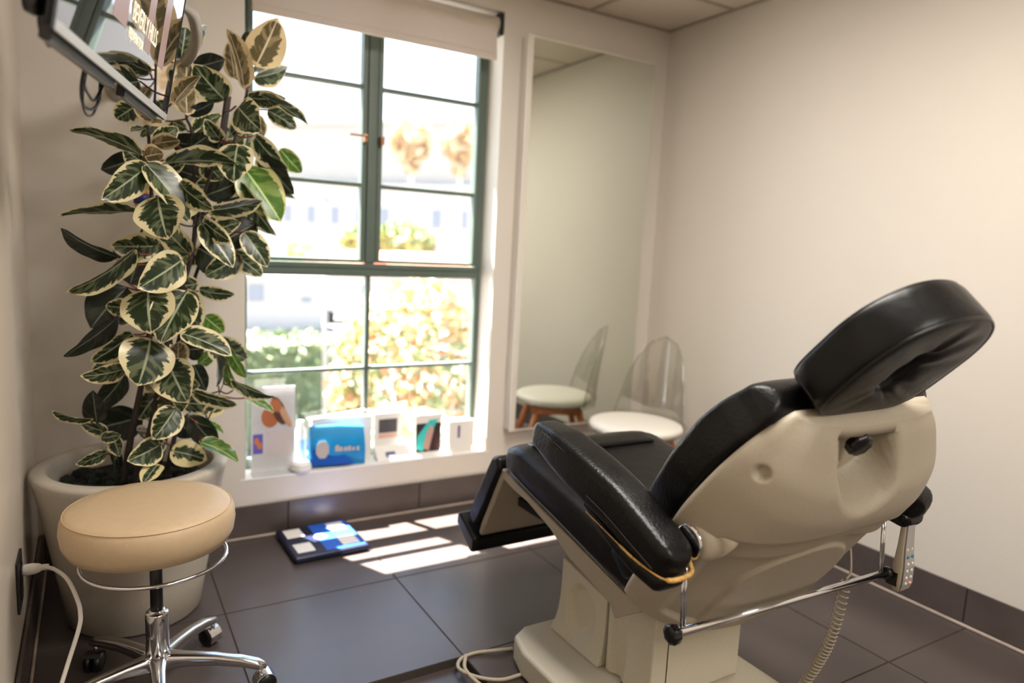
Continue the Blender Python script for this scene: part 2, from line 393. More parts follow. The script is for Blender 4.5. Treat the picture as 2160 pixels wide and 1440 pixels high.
# mirror
mr = thing('wall_mirror', (2.16, 2.9, .33), 'tall frameless-looking mirror with thin white edge on the window wall', 'mirror')
tag(mr, 'tall wall mirror with a thin white edge right of the window')
obj('glass', BX(1.752, 2.848, .372, 2.478, 2.852, 2.195), M_mirror, mr)
obj('backing', BX(1.735, 2.8525, .36, 2.487, 2.929, 2.205), M_wall, mr, bevel=.002)
obj('edge_strip', BX(1.722, 2.844, .36, 1.751, 2.8522, 2.205), M_wall, mr, bevel=.002)

# outlet
ol = thing('wall_outlet', (XL, 2.17, .31), 'black wall outlet plate low on the left wall beside the planter', 'outlet')
obj('plate', BX(XL + .0005, 2.115, .235, XL + .007, 2.225, .375), M_dark, ol, bevel=.002)
obj('socket', BX(XL + .0072, 2.145, .262, XL + .010, 2.195, .348), M_knob, ol, bevel=.002)
tag(ol)
cb = thing('power_cable', (XL + .01, 2.165, .335), 'white plug and cable running from the left wall outlet to the floor', 'cable')
obj('plug', LT([(.012, 0), (.015, .004), (.015, .025), (.011, .04), (.008, .042), (.008, .055), (.006, .06)], (XL + .0105, 2.165, .335), 20, (1, 0, 0)), M_cush, cb, smooth=True)
pts = [(XL + .06, 2.165, .335), (-.105, 2.13, .338), (-.075, 2.07, .33), (-.053, 2.0, .302), (-.047, 1.96, .285), (-.05, 1.93, .262), (-.078, 1.90, .18), (-.105, 1.87, .10), (-.125, 1.84, .03), (-.12, 1.75, .005), (-.10, 1.6, .004)]
obj('cord', TB(smoothpath(pts, 6), .0052, 12), M_cush, cb, smooth=True)

# ================================================================ PLANTER + RUBBER PLANT
PC = V((.10, 2.50, 0))
pt = thing('planter', PC, 'large round tapered off-white planter in the left corner', 'planter')
prof = [(.165, .002), (.185, .0), (.195, .01), (.214, .12), (.262, .40), (.278, .475), (.283, .492), (.280, .502), (.270, .506), (.243, .506), (.236, .50), (.235, .47), (.225, .43)]
obj('pot', LT(prof, PC, 72, cap=False), M_pot, pt, smooth=True)
bm = bmesh.new(); n = 40
R = []
for i in range(13):
    r = .227 * i / 12
    R.append([PC + V((math.cos(2 * PI * k / n) * r, math.sin(2 * PI * k / n) * r, .425 + (random.uniform(0, .02) if 0 < i < 12 else 0) - .00 * i)) for k in range(n)])
rings(bm, R, cap=False)
so = obj('soil', bm, M_soil, pt); so['kind'] = 'stuff'
bm = bmesh.new()
for k in range(70):
    a = random.uniform(0, 2 * PI); r = .2 * math.sqrt(random.random()); s = random.uniform(.012, .028)
    mtx = Matrix.Translation(PC + V((math.cos(a) * r, math.sin(a) * r, .443))) @ Matrix.Diagonal((s, s, s * .8, 1))
    bmesh.ops.create_icosphere(bm, subdivisions=1, radius=1, matrix=mtx)
ch = obj('moss', bm, mat('dark_moss', (30, 34, 26), .95, noise=.5, nscale=60, bump=1, bscale=120), pt, smooth=True); ch['kind'] = 'stuff'

LEAVES = [
(0.47,2.458,1.779, 0.531,2.436,1.929, 0.845,-0.36,-0.396, 0.107,'o'),
(0.439,2.44,1.705, 0.39,2.434,1.869, 0.398,-0.913,0.089, 0.082,'o'),
(0.429,2.588,1.759, 0.409,2.579,1.866, 0.881,-0.454,0.129, 0.057,'o'),
(0.467,2.55,1.837, 0.462,2.595,1.916, 0.708,-0.595,0.379, 0.044,'d'),
(0.488,2.58,1.767, 0.616,2.639,1.831, 0.028,0.706,-0.708, 0.074,'v'),
(0.438,2.432,1.673, 0.539,2.372,1.677, 0.338,0.533,-0.776, 0.056,'v'),
(0.47,2.393,1.692, 0.618,2.397,1.621, -0.075,0.991,-0.109, 0.079,'v'),
(0.506,2.456,1.653, 0.596,2.451,1.607, -0.461,-0.043,-0.886, 0.056,'v'),
(0.378,2.282,1.624, 0.425,2.197,1.553, -0.467,0.402,-0.787, 0.088,'v'),
(0.245,2.402,1.75, 0.259,2.393,1.847, 0.972,0.205,-0.119, 0.064,'v'),
(0.296,2.557,1.866, 0.346,2.613,1.91, 0.054,0.587,-0.808, 0.042,'v'),
(0.296,2.528,1.763, 0.387,2.529,1.801, 0.35,0.407,-0.844, 0.058,'d'),
(0.26,2.427,1.598, 0.26,2.411,1.759, 0.915,0.401,0.037, 0.078,'o'),
(0.211,2.315,1.61, 0.275,2.253,1.689, 0.772,0.623,-0.126, 0.057,'o'),
(0.376,2.444,1.656, 0.283,2.396,1.736, 0.704,-0.461,0.54, 0.092,'v'),
(0.134,2.555,1.628, 0.078,2.593,1.585, -0.701,-0.317,0.639, 0.064,'v'),
(0.201,2.429,1.574, 0.119,2.413,1.596, 0.242,0.122,0.962, 0.048,'o'),
(0.136,2.295,1.466, -0.032,2.273,1.51, 0.197,-0.945,0.261, 0.084,'v'),
(0.145,2.425,1.549, 0.109,2.378,1.528, -0.823,0.496,0.276, 0.03,'v'),
(0.168,2.42,1.509, 0.236,2.418,1.555, 0.543,0.321,-0.776, 0.049,'v'),
(0.267,2.453,1.603, 0.339,2.422,1.645, 0.582,0.639,-0.503, 0.043,'d'),
(0.295,2.56,1.569, 0.385,2.609,1.644, 0.671,-0.632,-0.388, 0.061,'v'),
(0.361,2.432,1.532, 0.309,2.378,1.582, 0.814,-0.391,0.429, 0.048,'v'),
(0.446,2.537,1.616, 0.411,2.578,1.577, -0.587,0.246,0.771, 0.049,'v'),
(0.268,2.426,1.501, 0.317,2.408,1.54, 0.65,0.277,-0.708, 0.055,'d'),
(0.164,2.428,1.502, 0.236,2.377,1.517, 0.4,0.303,-0.865, 0.044,'o'),
(0.145,2.415,1.439, 0.091,2.409,1.478, 0.578,-0.366,0.729, 0.056,'v'),
(0.144,2.398,1.461, 0.191,2.386,1.475, 0.337,0.33,-0.882, 0.056,'o'),
(0.183,2.31,1.448, 0.38,2.295,1.464, 0.102,0.93,-0.354, 0.095,'v'),
(0.39,2.327,1.525, 0.369,2.272,1.408, -0.919,0.393,-0.017, 0.093,'v'),
(0.462,2.567,1.546, 0.537,2.567,1.527, -0.224,0.42,-0.88, 0.047,'g'),
(0.456,2.451,1.566, 0.555,2.415,1.458, -0.415,0.677,-0.607, 0.072,'v'),
(0.567,2.553,1.541, 0.643,2.571,1.471, -0.645,0.485,-0.591, 0.057,'g'),
(0.148,2.301,1.426, 0.035,2.229,1.325, -0.461,-0.393,0.796, 0.081,'v'),
(0.142,2.299,1.441, 0.252,2.286,1.284, -0.703,-0.555,-0.445, 0.092,'v'),
(0.219,2.314,1.385, 0.3,2.229,1.315, -0.255,0.459,-0.851, 0.065,'v'),
(0.124,2.318,1.302, -0.067,2.301,1.279, 0.048,-0.963,0.266, 0.093,'v'),
(0.164,2.274,1.347, 0.183,2.227,1.229, -0.903,0.33,-0.276, 0.117,'v'),
(0.307,2.443,1.467, 0.362,2.439,1.416, -0.604,0.414,-0.681, 0.065,'v'),
(0.432,2.456,1.465, 0.536,2.408,1.303, -0.849,-0.078,-0.522, 0.12,'g'),
(0.491,2.553,1.51, 0.617,2.574,1.375, -0.36,0.914,-0.187, 0.089,'v'),
(0.318,2.459,1.362, 0.418,2.467,1.412, 0.415,0.257,-0.872, 0.061,'d'),
(0.295,2.271,1.306, 0.446,2.245,1.347, 0.288,0.773,-0.565, 0.076,'v'),
(0.413,2.436,1.41, 0.516,2.425,1.248, -0.389,0.868,-0.308, 0.092,'v'),
(0.331,2.421,1.254, 0.403,2.38,1.284, 0.222,-0.289,-0.931, 0.051,'v'),
(0.286,2.321,1.282, 0.35,2.231,1.225, -0.075,0.494,-0.866, 0.06,'v'),
(0.204,2.434,1.431, 0.248,2.394,1.452, 0.586,0.24,-0.773, 0.034,'v'),
(0.234,2.575,1.412, 0.3,2.589,1.44, 0.427,-0.247,-0.87, 0.062,'d'),
(0.282,2.57,1.336, 0.325,2.599,1.286, -0.802,0.353,-0.482, 0.051,'d'),
(0.217,2.549,1.362, 0.26,2.592,1.41, 0.82,-0.262,-0.509, 0.05,'v'),
(0.333,2.525,1.559, 0.367,2.525,1.5, -0.775,0.437,-0.457, 0.05,'d'),
(0.298,2.578,1.397, 0.259,2.575,1.456, 0.822,0.15,0.55, 0.056,'o'),
(0.217,2.575,1.525, 0.245,2.613,1.6, 0.875,0.206,-0.437, 0.044,'v'),
(0.297,2.551,1.537, 0.354,2.567,1.582, 0.642,-0.253,-0.724, 0.045,'v'),
(0.38,2.543,1.445, 0.32,2.556,1.397, -0.555,0.302,0.775, 0.056,'d'),
(0.454,2.584,1.316, 0.415,2.642,1.382, 0.886,0.067,0.459, 0.065,'d'),
(0.402,2.526,1.317, 0.485,2.522,1.262, -0.5,0.378,-0.78, 0.063,'v'),
(0.276,2.58,1.579, 0.242,2.632,1.601, 0.148,-0.314,0.938, 0.034,'v'),
(0.195,2.587,1.6, 0.147,2.588,1.538, -0.758,-0.297,0.581, 0.038,'v'),
(0.489,2.543,1.649, 0.512,2.551,1.578, -0.787,0.588,-0.187, 0.036,'o'),
(0.413,2.528,1.474, 0.479,2.545,1.427, -0.593,0.426,-0.683, 0.052,'d'),
(0.062,2.308,1.158, -0.068,2.296,1.229, 0.312,-0.85,0.425, 0.071,'d'),
(0.095,2.434,1.078, 0.141,2.417,1.207, 0.872,-0.331,-0.36, 0.081,'d'),
(0.099,2.571,1.161, 0.06,2.619,1.173, 0.057,-0.211,0.976, 0.03,'d'),
(0.121,2.334,1.18, -0.048,2.295,1.06, -0.156,-0.854,0.496, 0.101,'v'),
(0.09,2.442,1.074, -0.005,2.405,0.959, -0.777,0.337,0.532, 0.111,'d'),
(0.07,2.33,0.991, -0.064,2.291,0.888, -0.222,-0.782,0.582, 0.083,'d'),
(0.101,2.394,1.011, 0.035,2.394,1.017, 0.089,-0.182,0.979, 0.052,'v'),
(0.137,2.298,1.082, 0.137,2.226,0.964, -0.942,0.29,-0.171, 0.127,'v'),
(0.238,2.302,1.166, 0.117,2.228,1.086, -0.472,-0.157,0.867, 0.095,'v'),
(0.242,2.284,1.077, 0.164,2.23,0.935, -0.865,0.381,0.327, 0.105,'v'),
(0.257,2.416,1.067, 0.269,2.423,0.925, -0.928,0.369,-0.059, 0.081,'v'),
(0.286,2.308,1.277, 0.365,2.26,1.154, -0.842,-0.352,-0.408, 0.074,'v'),
(0.292,2.455,1.197, 0.385,2.431,1.144, -0.405,0.305,-0.862, 0.099,'d'),
(0.393,2.458,1.188, 0.489,2.45,1.116, -0.601,-0.201,-0.774, 0.064,'v'),
(0.369,2.586,1.253, 0.448,2.609,1.22, -0.45,0.321,-0.834, 0.071,'d'),
(0.423,2.403,1.257, 0.489,2.373,1.152, -0.857,-0.124,-0.5, 0.066,'v'),
(0.287,2.43,1.062, 0.388,2.39,1.052, 0.127,0.531,-0.838, 0.052,'v'),
(0.319,2.536,0.969, 0.379,2.535,0.915, -0.641,0.277,-0.716, 0.062,'g'),
(0.224,2.297,0.952, 0.358,2.253,0.888, -0.488,-0.671,-0.559, 0.074,'v'),
(0.148,2.298,0.934, 0.111,2.248,0.808, -0.927,-0.163,0.338, 0.132,'v'),
(0.226,2.399,0.826, 0.221,2.345,0.912, 0.98,0.14,0.141, 0.06,'o'),
(0.189,2.339,0.856, 0.23,2.256,0.748, -0.836,0.238,-0.494, 0.105,'v'),
(0.252,2.451,0.871, 0.303,2.432,0.875, 0.124,0.105,-0.987, 0.063,'d'),
(0.306,2.582,0.798, 0.357,2.599,0.838, 0.605,0.062,-0.794, 0.043,'g'),
(0.108,2.414,0.931, -0.003,2.395,0.851, -0.491,-0.405,0.771, 0.066,'v'),
(0.086,2.315,0.838, -0.026,2.268,0.829, 0.084,-0.371,0.925, 0.059,'v'),
(0.272,2.42,0.827, 0.301,2.373,0.753, -0.828,0.273,-0.489, 0.049,'d'),
(0.348,2.431,0.747, 0.343,2.416,0.863, 0.486,0.864,0.128, 0.056,'d'),
(0.39,2.404,0.736, 0.364,2.389,0.828, 0.51,-0.86,0.005, 0.047,'g'),
(0.369,2.395,0.883, 0.422,2.377,0.784, -0.412,0.835,-0.365, 0.055,'g'),
(0.359,2.287,0.794, 0.485,2.255,0.736, -0.059,0.813,-0.579, 0.068,'v'),
(0.444,2.419,0.71, 0.523,2.419,0.657, -0.281,-0.857,-0.431, 0.046,'g'),
(0.254,2.328,0.757, 0.381,2.298,0.712, -0.085,0.696,-0.713, 0.066,'v'),
(0.173,2.565,0.713, 0.147,2.585,0.758, 0.798,-0.214,0.564, 0.051,'o'),
(0.167,2.436,0.736, 0.114,2.441,0.658, -0.723,0.438,0.533, 0.074,'v'),
(0.195,2.399,0.749, 0.226,2.402,0.675, -0.896,0.271,-0.353, 0.087,'v'),
(0.211,2.292,0.72, 0.147,2.253,0.641, -0.764,-0.056,0.643, 0.077,'v'),
(0.084,2.429,0.801, -0.004,2.409,0.696, -0.675,-0.375,0.635, 0.066,'d'),
(0.001,2.415,0.659, -0.007,2.386,0.762, 0.97,-0.243,0.012, 0.055,'d'),
(-0.008,2.321,0.69, -0.103,2.287,0.728, 0.452,-0.773,0.445, 0.051,'v'),
(0.03,2.456,0.616, -0.038,2.457,0.649, 0.431,-0.055,0.901, 0.039,'v'),
(0.01,2.418,0.61, 0.061,2.398,0.621, 0.221,0.002,-0.975, 0.033,'v'),
(0.045,2.446,0.604, 0.058,2.408,0.554, -0.911,0.185,-0.368, 0.039,'v'),
(0.029,2.44,0.557, -0.051,2.416,0.535, -0.171,-0.27,0.948, 0.041,'v'),
(0.055,2.559,0.531, 0.06,2.603,0.459, -0.797,0.541,0.269, 0.04,'d'),
(0.171,2.316,0.603, 0.082,2.244,0.584, -0.259,0.061,0.964, 0.072,'v'),
(0.199,2.395,0.561, 0.3,2.372,0.527, -0.376,-0.483,-0.791, 0.075,'c'),
(0.158,2.291,0.554, 0.112,2.206,0.525, -0.889,0.417,0.186, 0.049,'c'),
(0.279,2.336,0.601, 0.388,2.309,0.534, -0.397,-0.871,-0.289, 0.063,'g'),
(0.257,2.454,0.662, 0.285,2.445,0.58, -0.837,-0.494,-0.234, 0.041,'d'),
(0.314,2.531,0.646, 0.391,2.581,0.643, -0.031,-0.014,-0.999, 0.046,'c'),
(0.272,2.41,0.648, 0.358,2.4,0.605, -0.22,-0.952,-0.212, 0.046,'g'),
(0.23,2.55,0.62, 0.287,2.546,0.555, -0.732,0.183,-0.656, 0.066,'d'),
(0.112,2.54,0.594, 0.161,2.579,0.579, 0.087,-0.445,-0.891, 0.035,'o'),
(0.154,2.559,1.261, 0.187,2.566,1.196, -0.855,0.326,-0.404, 0.056,'d'),
(0.245,2.53,1.215, 0.282,2.525,1.137, -0.838,0.351,-0.417, 0.064,'v'),
(0.213,2.546,1.092, 0.265,2.568,1.095, -0.022,0.187,-0.982, 0.047,'d'),
(0.115,2.554,0.995, 0.07,2.586,0.94, -0.615,0.344,0.709, 0.046,'v'),
(0.238,2.522,0.998, 0.307,2.548,0.982, -0.29,0.181,-0.94, 0.061,'d'),
(0.158,2.564,0.85, 0.121,2.613,0.884, 0.56,-0.131,0.818, 0.054,'d'),
(0.302,2.56,0.94, 0.261,2.585,0.871, -0.875,-0.102,0.474, 0.055,'v'),
(0.092,2.583,0.902, 0.046,2.596,0.849, -0.763,-0.157,0.627, 0.047,'d'),
(0.19,2.566,0.675, 0.24,2.582,0.709, 0.595,-0.468,-0.653, 0.048,'d'),
(0.147,2.569,1.475, 0.037,2.593,1.424, -0.457,-0.321,0.829, 0.065,'d'),
(0.219,2.456,1.516, 0.357,2.441,1.511, 0.017,0.464,-0.886, 0.067,'d'),
(0.31,2.547,1.491, 0.458,2.591,1.593, 0.601,-0.258,-0.756, 0.098,'v'),
(0.362,2.412,1.485, 0.252,2.375,1.472, 0.102,-0.581,0.807, 0.056,'v'),
(0.456,2.54,1.428, 0.303,2.536,1.395, -0.191,-0.304,0.933, 0.087,'v'),
(0.213,2.569,1.347, 0.342,2.594,1.344, -0.082,0.308,-0.948, 0.068,'v'),
(0.295,2.434,1.349, 0.207,2.411,1.293, -0.567,0.299,0.768, 0.062,'v'),
(0.381,2.447,1.341, 0.487,2.454,1.338, -0.057,0.347,-0.936, 0.051,'d'),
(0.468,2.446,1.286, 0.339,2.439,1.205, -0.509,0.359,0.782, 0.086,'d'),
(0.185,2.414,1.198, 0.055,2.377,1.193, 0.035,-0.24,0.97, 0.079,'v'),
(0.262,2.395,1.172, 0.176,2.402,1.274, 0.71,-0.334,0.62, 0.068,'v'),
(0.363,2.529,1.202, 0.267,2.526,1.147, -0.484,-0.189,0.854, 0.062,'g'),
(0.422,2.436,1.177, 0.315,2.434,1.111, -0.518,-0.161,0.84, 0.075,'v'),
(0.206,2.543,1.011, 0.306,2.582,0.938, -0.631,0.463,-0.623, 0.063,'v'),
(0.305,2.543,0.979, 0.174,2.542,0.972, -0.053,-0.165,0.985, 0.076,'v'),
(0.136,2.558,0.917, 0.269,2.579,0.991, 0.44,0.242,-0.865, 0.074,'v'),
(0.25,2.449,0.867, 0.139,2.417,0.812, -0.496,0.437,0.75, 0.083,'v'),
(0.333,2.539,0.883, 0.46,2.574,0.811, -0.526,0.206,-0.825, 0.087,'v'),
(0.164,2.402,0.788, 0.276,2.355,0.771, -0.111,0.085,-0.99, 0.08,'v'),
(0.242,2.526,0.68, 0.373,2.55,0.659, -0.17,0.065,-0.983, 0.065,'v'),
(0.132,2.587,0.626, -0.012,2.636,0.585, -0.282,-0.023,0.959, 0.104,'d'),
(0.191,2.449,0.575, 0.106,2.441,0.536, -0.417,-0.003,0.909, 0.049,'v'),
(0.258,2.409,0.658, 0.335,2.394,0.556, -0.763,0.213,-0.611, 0.068,'d'),
(0.426,2.544,1.549, 0.332,2.543,1.494, -0.472,-0.341,0.813, 0.052,'v'),
(0.482,2.443,1.5, 0.577,2.42,1.389, -0.59,0.525,-0.613, 0.071,'d'),
(0.337,2.541,1.417, 0.212,2.584,1.454, 0.154,-0.353,0.923, 0.072,'d'),
(0.241,2.444,1.273, 0.124,2.396,1.174, -0.579,-0.206,0.789, 0.095,'v'),
(0.126,2.576,1.039, 0.238,2.628,1.079, 0.141,0.391,-0.909, 0.063,'v'),
(0.295,2.454,1.081, 0.192,2.435,1.071, -0.059,-0.191,0.98, 0.057,'v'),
(0.079,2.522,0.831, -0.01,2.559,0.791, -0.235,0.411,0.881, 0.056,'v')
]
STEMS = [
[(0.07, 2.42, 0.474), (0.097, 2.42, 0.638), (0.126, 2.42, 0.787), (0.159, 2.43, 1.022), (0.164, 2.44, 1.254), (0.161, 2.44, 1.396), (0.156, 2.43, 1.575)],
[(0.099, 2.4, 0.469), (0.146, 2.41, 0.636), (0.186, 2.42, 0.844), (0.226, 2.43, 1.022), (0.266, 2.44, 1.141), (0.303, 2.44, 1.335), (0.345, 2.44, 1.486), (0.378, 2.44, 1.656)],
[(0.129, 2.46, 0.453), (0.188, 2.48, 0.678), (0.23, 2.5, 0.86), (0.272, 2.5, 1.046), (0.331, 2.5, 1.232), (0.386, 2.48, 1.448), (0.42, 2.46, 1.614), (0.459, 2.44, 1.763)],
[(0.19, 2.45, 0.465), (0.223, 2.46, 0.617), (0.245, 2.47, 0.833), (0.259, 2.48, 1.078), (0.286, 2.48, 1.261), (0.28, 2.46, 1.538), (0.262, 2.45, 1.606), (0.259, 2.44, 1.771)],
[(0.165, 2.5, 0.433), (0.215, 2.52, 0.667), (0.218, 2.54, 0.918), (0.2, 2.54, 1.134), (0.192, 2.52, 1.329)],
[(0.25, 2.42, 0.466), (0.285, 2.41, 0.576), (0.327, 2.4, 0.686), (0.356, 2.38, 0.769)],
[(0.276, 2.46, 0.475), (0.305, 2.46, 0.537), (0.337, 2.45, 0.601)],
[(0.049, 2.45, 0.475), (0.038, 2.44, 0.578), (0.002, 2.42, 0.662), (-0.013, 2.4, 0.671)],
[(0.309, 2.5, 1.231), (0.372, 2.48, 1.357), (0.441, 2.46, 1.422), (0.5, 2.46, 1.504)]
]
rb = thing('rubber_plant', PC + V((0, 0, .43)), 'tall variegated rubber plant with cream-edged leaves growing from the planter', 'plant')
allp = []
for i, st in enumerate(STEMS):
    P = smoothpath(st, 6)
    r0 = [.011, .010, .008, .008, .006, .0035, .0032, .004, .0035][i]
    P2 = [P[0] + V((0, 0, -.03))] + P
    rr = [r0 * (1 - .6 * k / (len(P2) - 1)) for k in range(len(P2))]
    obj('stem', TB(P2, rr, 10), M_stem if i < 5 else M_stem_g, rb, smooth=True)
    allp += [p for p in P]
# cut end of an old cane
o = obj('stem', TB([(0.365, 2.450, 1.532), (0.384, 2.450, 1.676)], .0105, 12), M_stem, rb, smooth=False); o['label'] = 'thick cane with a cut top end'

def leaf_mesh(name, k):
    bm = bmesh.new(); uvl = bm.loops.layers.uv.new('UVMap'); nu, nv = 10, 18
    rs_ = random.Random(k); ph = rs_.uniform(0, 6); curl = [.10, .16, .22][k % 3]; fold = [.16, .26, .10][k % 3]
    G = []
    for j in range(nv + 1):
        v = j / nv
        w = (math.sin(PI * min(1, v) ** .82) ** .62) * (1 - .10 * v) if 0 < v < 1 else 0
        if v > .9: w *= max(0, (1 - v) / .1) ** .35 if v < 1 else 0
        w = max(w, .012)
        row = []
        for i in range(nu + 1):
            u = i / nu * 2 - 1
            wav = .03 * math.sin(9 * v + ph + (2 if u > 0 else 0)) * u * u
            x = u * w * .5 * (1 + .02 * math.sin(13 * v + ph))
            z = abs(u) ** 1.2 * w * .5 * fold + wav - curl * (v - .5) ** 2 * 2 + .018 * math.sin(22 * v - abs(u) * 3) * abs(u) * .3
            if abs(u) < .01: z -= .006
            row.append(bm.verts.new((x, v, z)))
        G.append(row)
    for j in range(nv):
        for i in range(nu):
            f = bm.faces.new((G[j][i], G[j][i + 1], G[j + 1][i + 1], G[j + 1][i])); f.smooth = True
            for lp, (a, b) in zip(f.loops, ((i, j), (i + 1, j), (i + 1, j + 1), (i, j + 1))): lp[uvl].uv = (a / nu, b / nv)
    me = bpy.data.meshes.new(name); bm.to_mesh(me); bm.free(); return me
LMESH = {}
for t in LM:
    for k in range(3):
        me = leaf_mesh('leaf', k); me.materials.append(LM[t]); LMESH[t, k] = me
lorg = ORG[rb.name]
for i, (bx, by, bz, tx, ty, tz, sx_, sy_, sz_, w, t) in enumerate(LEAVES):
    B = V((bx, by, bz)); T = V((tx, ty, tz)); Sd = V((sx_, sy_, sz_)); Ly = T - B; L_ = Ly.length; Ly.normalize()
    Sd = (Sd - Ly * Sd.dot(Ly)).normalized(); Nn = Sd.cross(Ly)
    if Nn.dot(V((-.1, -1, .45))) < 0: Sd = -Sd; Nn = -Nn
    if t == 'o': Sd = -Sd; Nn = -Nn
    M4 = Matrix((Sd * w * 1.25, Ly * L_ * 1.04, Nn * (L_ * .6 + w * .3))).transposed().to_4x4(); M4.translation = B - lorg
    o = bpy.data.objects.new('leaf', LMESH[t, i % 3]); COL.objects.link(o); o.parent = rb; o.matrix_local = M4
    ORG[o.name] = lorg
    if t == 'd': o['label'] = 'plain dark green leaf'
    elif t == 'g': o['label'] = 'bright fresh green leaf'
    elif t == 'o': o['label'] = 'pale olive and cream leaf'
    elif t == 'c': o['label'] = 'leaf with half its blade cream'
    # petiole to the nearest stem point below the leaf
    best = min(allp, key=lambda p: (p - B).length + (.3 if p.z > B.z + .02 else 0))
    if (best - B).length < .30:
        mid = (best + B) / 2 + V((0, 0, -.008))
        obj('petiole', TB(smoothpath([best, mid, B + Ly * .004], 4), [.0028] * 8 + [.0020], 7), M_petiole if i % 3 else M_stem_g, rb, smooth=True)

orn = thing('hanging_ornament', (0.145, 2.580, 1.358), 'blue and gold banded ornament hanging behind the plant stem', 'ornament')
c0 = ORG[orn.name]
M_navy2 = mat('royal_blue', (16, 30, 92), .5); M_gold = mat('gold_band', (186, 128, 66), .5, noise=.35, nscale=40)
obj('band', LT([(.020, .028), (.024, .034), (.024, .062), (.016, .080), (.006, .084)], c0, 24), M_navy2, orn, smooth=True)['label'] = 'blue upper band'
obj('band', LT([(.022, .000), (.0245, .003), (.0245, .030), (.023, .033)], c0, 24), M_gold, orn, smooth=True)['label'] = 'gold middle band'
obj('band', LT([(.021, -.030), (.025, -.028), (.025, -.002), (.022, .000)], c0, 24), M_navy2, orn, smooth=True)['label'] = 'blue lower band'
obj('band', LT([(.012, -.062), (.017, -.058), (.022, -.032), (.022, -.030)], c0, 24), M_gold, orn, smooth=True)['label'] = 'gold bottom end'
obj('string', TB([c0 + V((0, 0, .084)), c0 + V((.02, -.05, .13))], .0015, 6), M_seam, orn)
tg = thing('plant_tag', (0.208, 2.560, 1.365), 'small white plastic tag with a round mark behind the plant leaves', 'tag')
c1 = ORG[tg.name]
obj('card', BX(c1.x - .03, c1.y, c1.z - .03, c1.x + .03, c1.y + .002, c1.z + .03), M_white, tg, bevel=.001)
obj('mark', LT([(.007, 0), (.009, 0), (.009, .001), (.007, .001)], c1 + V((0, -.0002, 0)), 20, (0, -1, 0)), M_navy, tg)

# ================================================================ STOOL
SC = V((.125, 1.965, 0))
st = thing('rolling_stool', SC, 'tan vinyl rolling stool with chrome five-star base in front of the planter', 'stool')
sz = .440; tl = Matrix.Rotation(math.radians(0), 3, 'Y')
prof = [(.0, .0), (.165, .0), (.190, .008), (.201, .030), (.205, .058), (.202, .084), (.195, .098), (.1925, .1005), (.184, .106), (.14, .112), (.07, .115), (.0, .116)]
obj('seat_cushion', LT(prof, SC + V((-.01, 0, sz)), 72), M_vinyl, st, smooth=True)
obj('seam', LT([(.1952 + .0016 * math.cos(a) , .0994 + .0016 * math.sin(a)) for a in [PI * 2 * k / 6 for k in range(7)]], SC + V((-.01, 0, sz)), 72, cap=False), mat('tan_piping', (188, 158, 120), .5), st, smooth=True)
def ringtube(c, R_, r, n=64, m_=10):
    bm = bmesh.new(); RR = []
    for k in range(n + 1):
        a = 2 * PI * k / n; d = V((math.cos(a), math.sin(a), 0))
        RR.append([c + d * (R_ + r * math.cos(2 * PI * q / m_)) + V((0, 0, r * math.sin(2 * PI * q / m_))) for q in range(m_)])
    rings(bm, RR, cap=False); bmesh.ops.remove_doubles(bm, verts=bm.verts, dist=1e-6); return bm
obj('height_ring', ringtube(SC + V((.0, -.005, sz - .040)), .172, .005), M_chrome, st, smooth=True)
obj('ring_bracket', TB([SC + V((.02, 0, sz - .012)), SC + V((.10, .05, sz - .03)), SC + V((.157, .085, sz - .035))], .004, 8), M_chrome, st, smooth=True)
obj('seat_plate', LT([(.05, -.022), (.09, -.012), (.12, -.001)], SC + V((0, 0, sz)), 32), M_dark, st, smooth=True)
obj('gas_piston', LT([(.0155, .19), (.0155, .455)], SC, 24), M_knob, st, smooth=True)
obj('column', LT([(.030, .085), (.0285, .19), (.0285, .243), (.027, .247), (.020, .2475), (.020, .254), (.0155, .255)], SC, 36), M_chrome, st, smooth=True)
for k, ang in enumerate([a + 19 for a in (-112, -40, 32, 104, 176)]):
    a = math.radians(ang); d = V((math.cos(a), math.sin(a), 0)); sd = V((-math.sin(a), math.cos(a), 0))
    RR = []
    for q, (r, z, w, hh) in enumerate([(.012, .105, .024, .026), (.035, .108, .022, .022), (.08, .108, .018, .018), (.15, .104, .0165, .0155), (.215, .094, .017, .014), (.255, .084, .0175, .013), (.272, .078, .014, .010), (.279, .075, .006, .005)]):
        c = SC + d * r + V((0, 0, z))
        RR.append([c + sd * sup(2 * PI * j / 20, 3)[0] * w + V((0, 0, 1)) * sup(2 * PI * j / 20, 3)[1] * hh for j in range(20)])
    bm = bmesh.new(); rings(bm, RR); leg = obj('star_leg', bm, M_alu, st, smooth=True)
    ca = math.radians(ang * 1.7 + 40); f = V((math.cos(ca), math.sin(ca), 0)); cs = V((-math.sin(ca), math.cos(ca), 0))
    base = SC + d * .262 + f * .014
    cst = obj('caster', TB([SC + d * .262 + V((0, 0, .072)), SC + d * .262 + V((0, 0, .044))], .006, 12), M_alu, st, smooth=True)
    for sgn in (-1, 1):
        cc = base + V((0, 0, .027)) + cs * sgn * .004
        obj('wheel', LT([(.010, .001), (.0255, .001), (.027, .004), (.027, .013), (.023, .018), (.010, .020)] , cc, 28, cs * sgn), M_knob, cst, smooth=True)
    bm = bmesh.new(); RR = []
    for q in range(9):
        t = math.radians(-10 + q * 20)
        e1 = -f * math.sin(t - .6) + V((0, 0, math.cos(t - .6)))
        RR.append([base + V((0, 0, .027)) + e1 * rr + cs * cc_ for rr, cc_ in ((.0283, -.020), (.0283, .020), (.0310, .020), (.0310, -.020))])
    rings(bm, RR); obj('hood', bm, M_chrome if k != 3 else M_dark, cst, smooth=False)

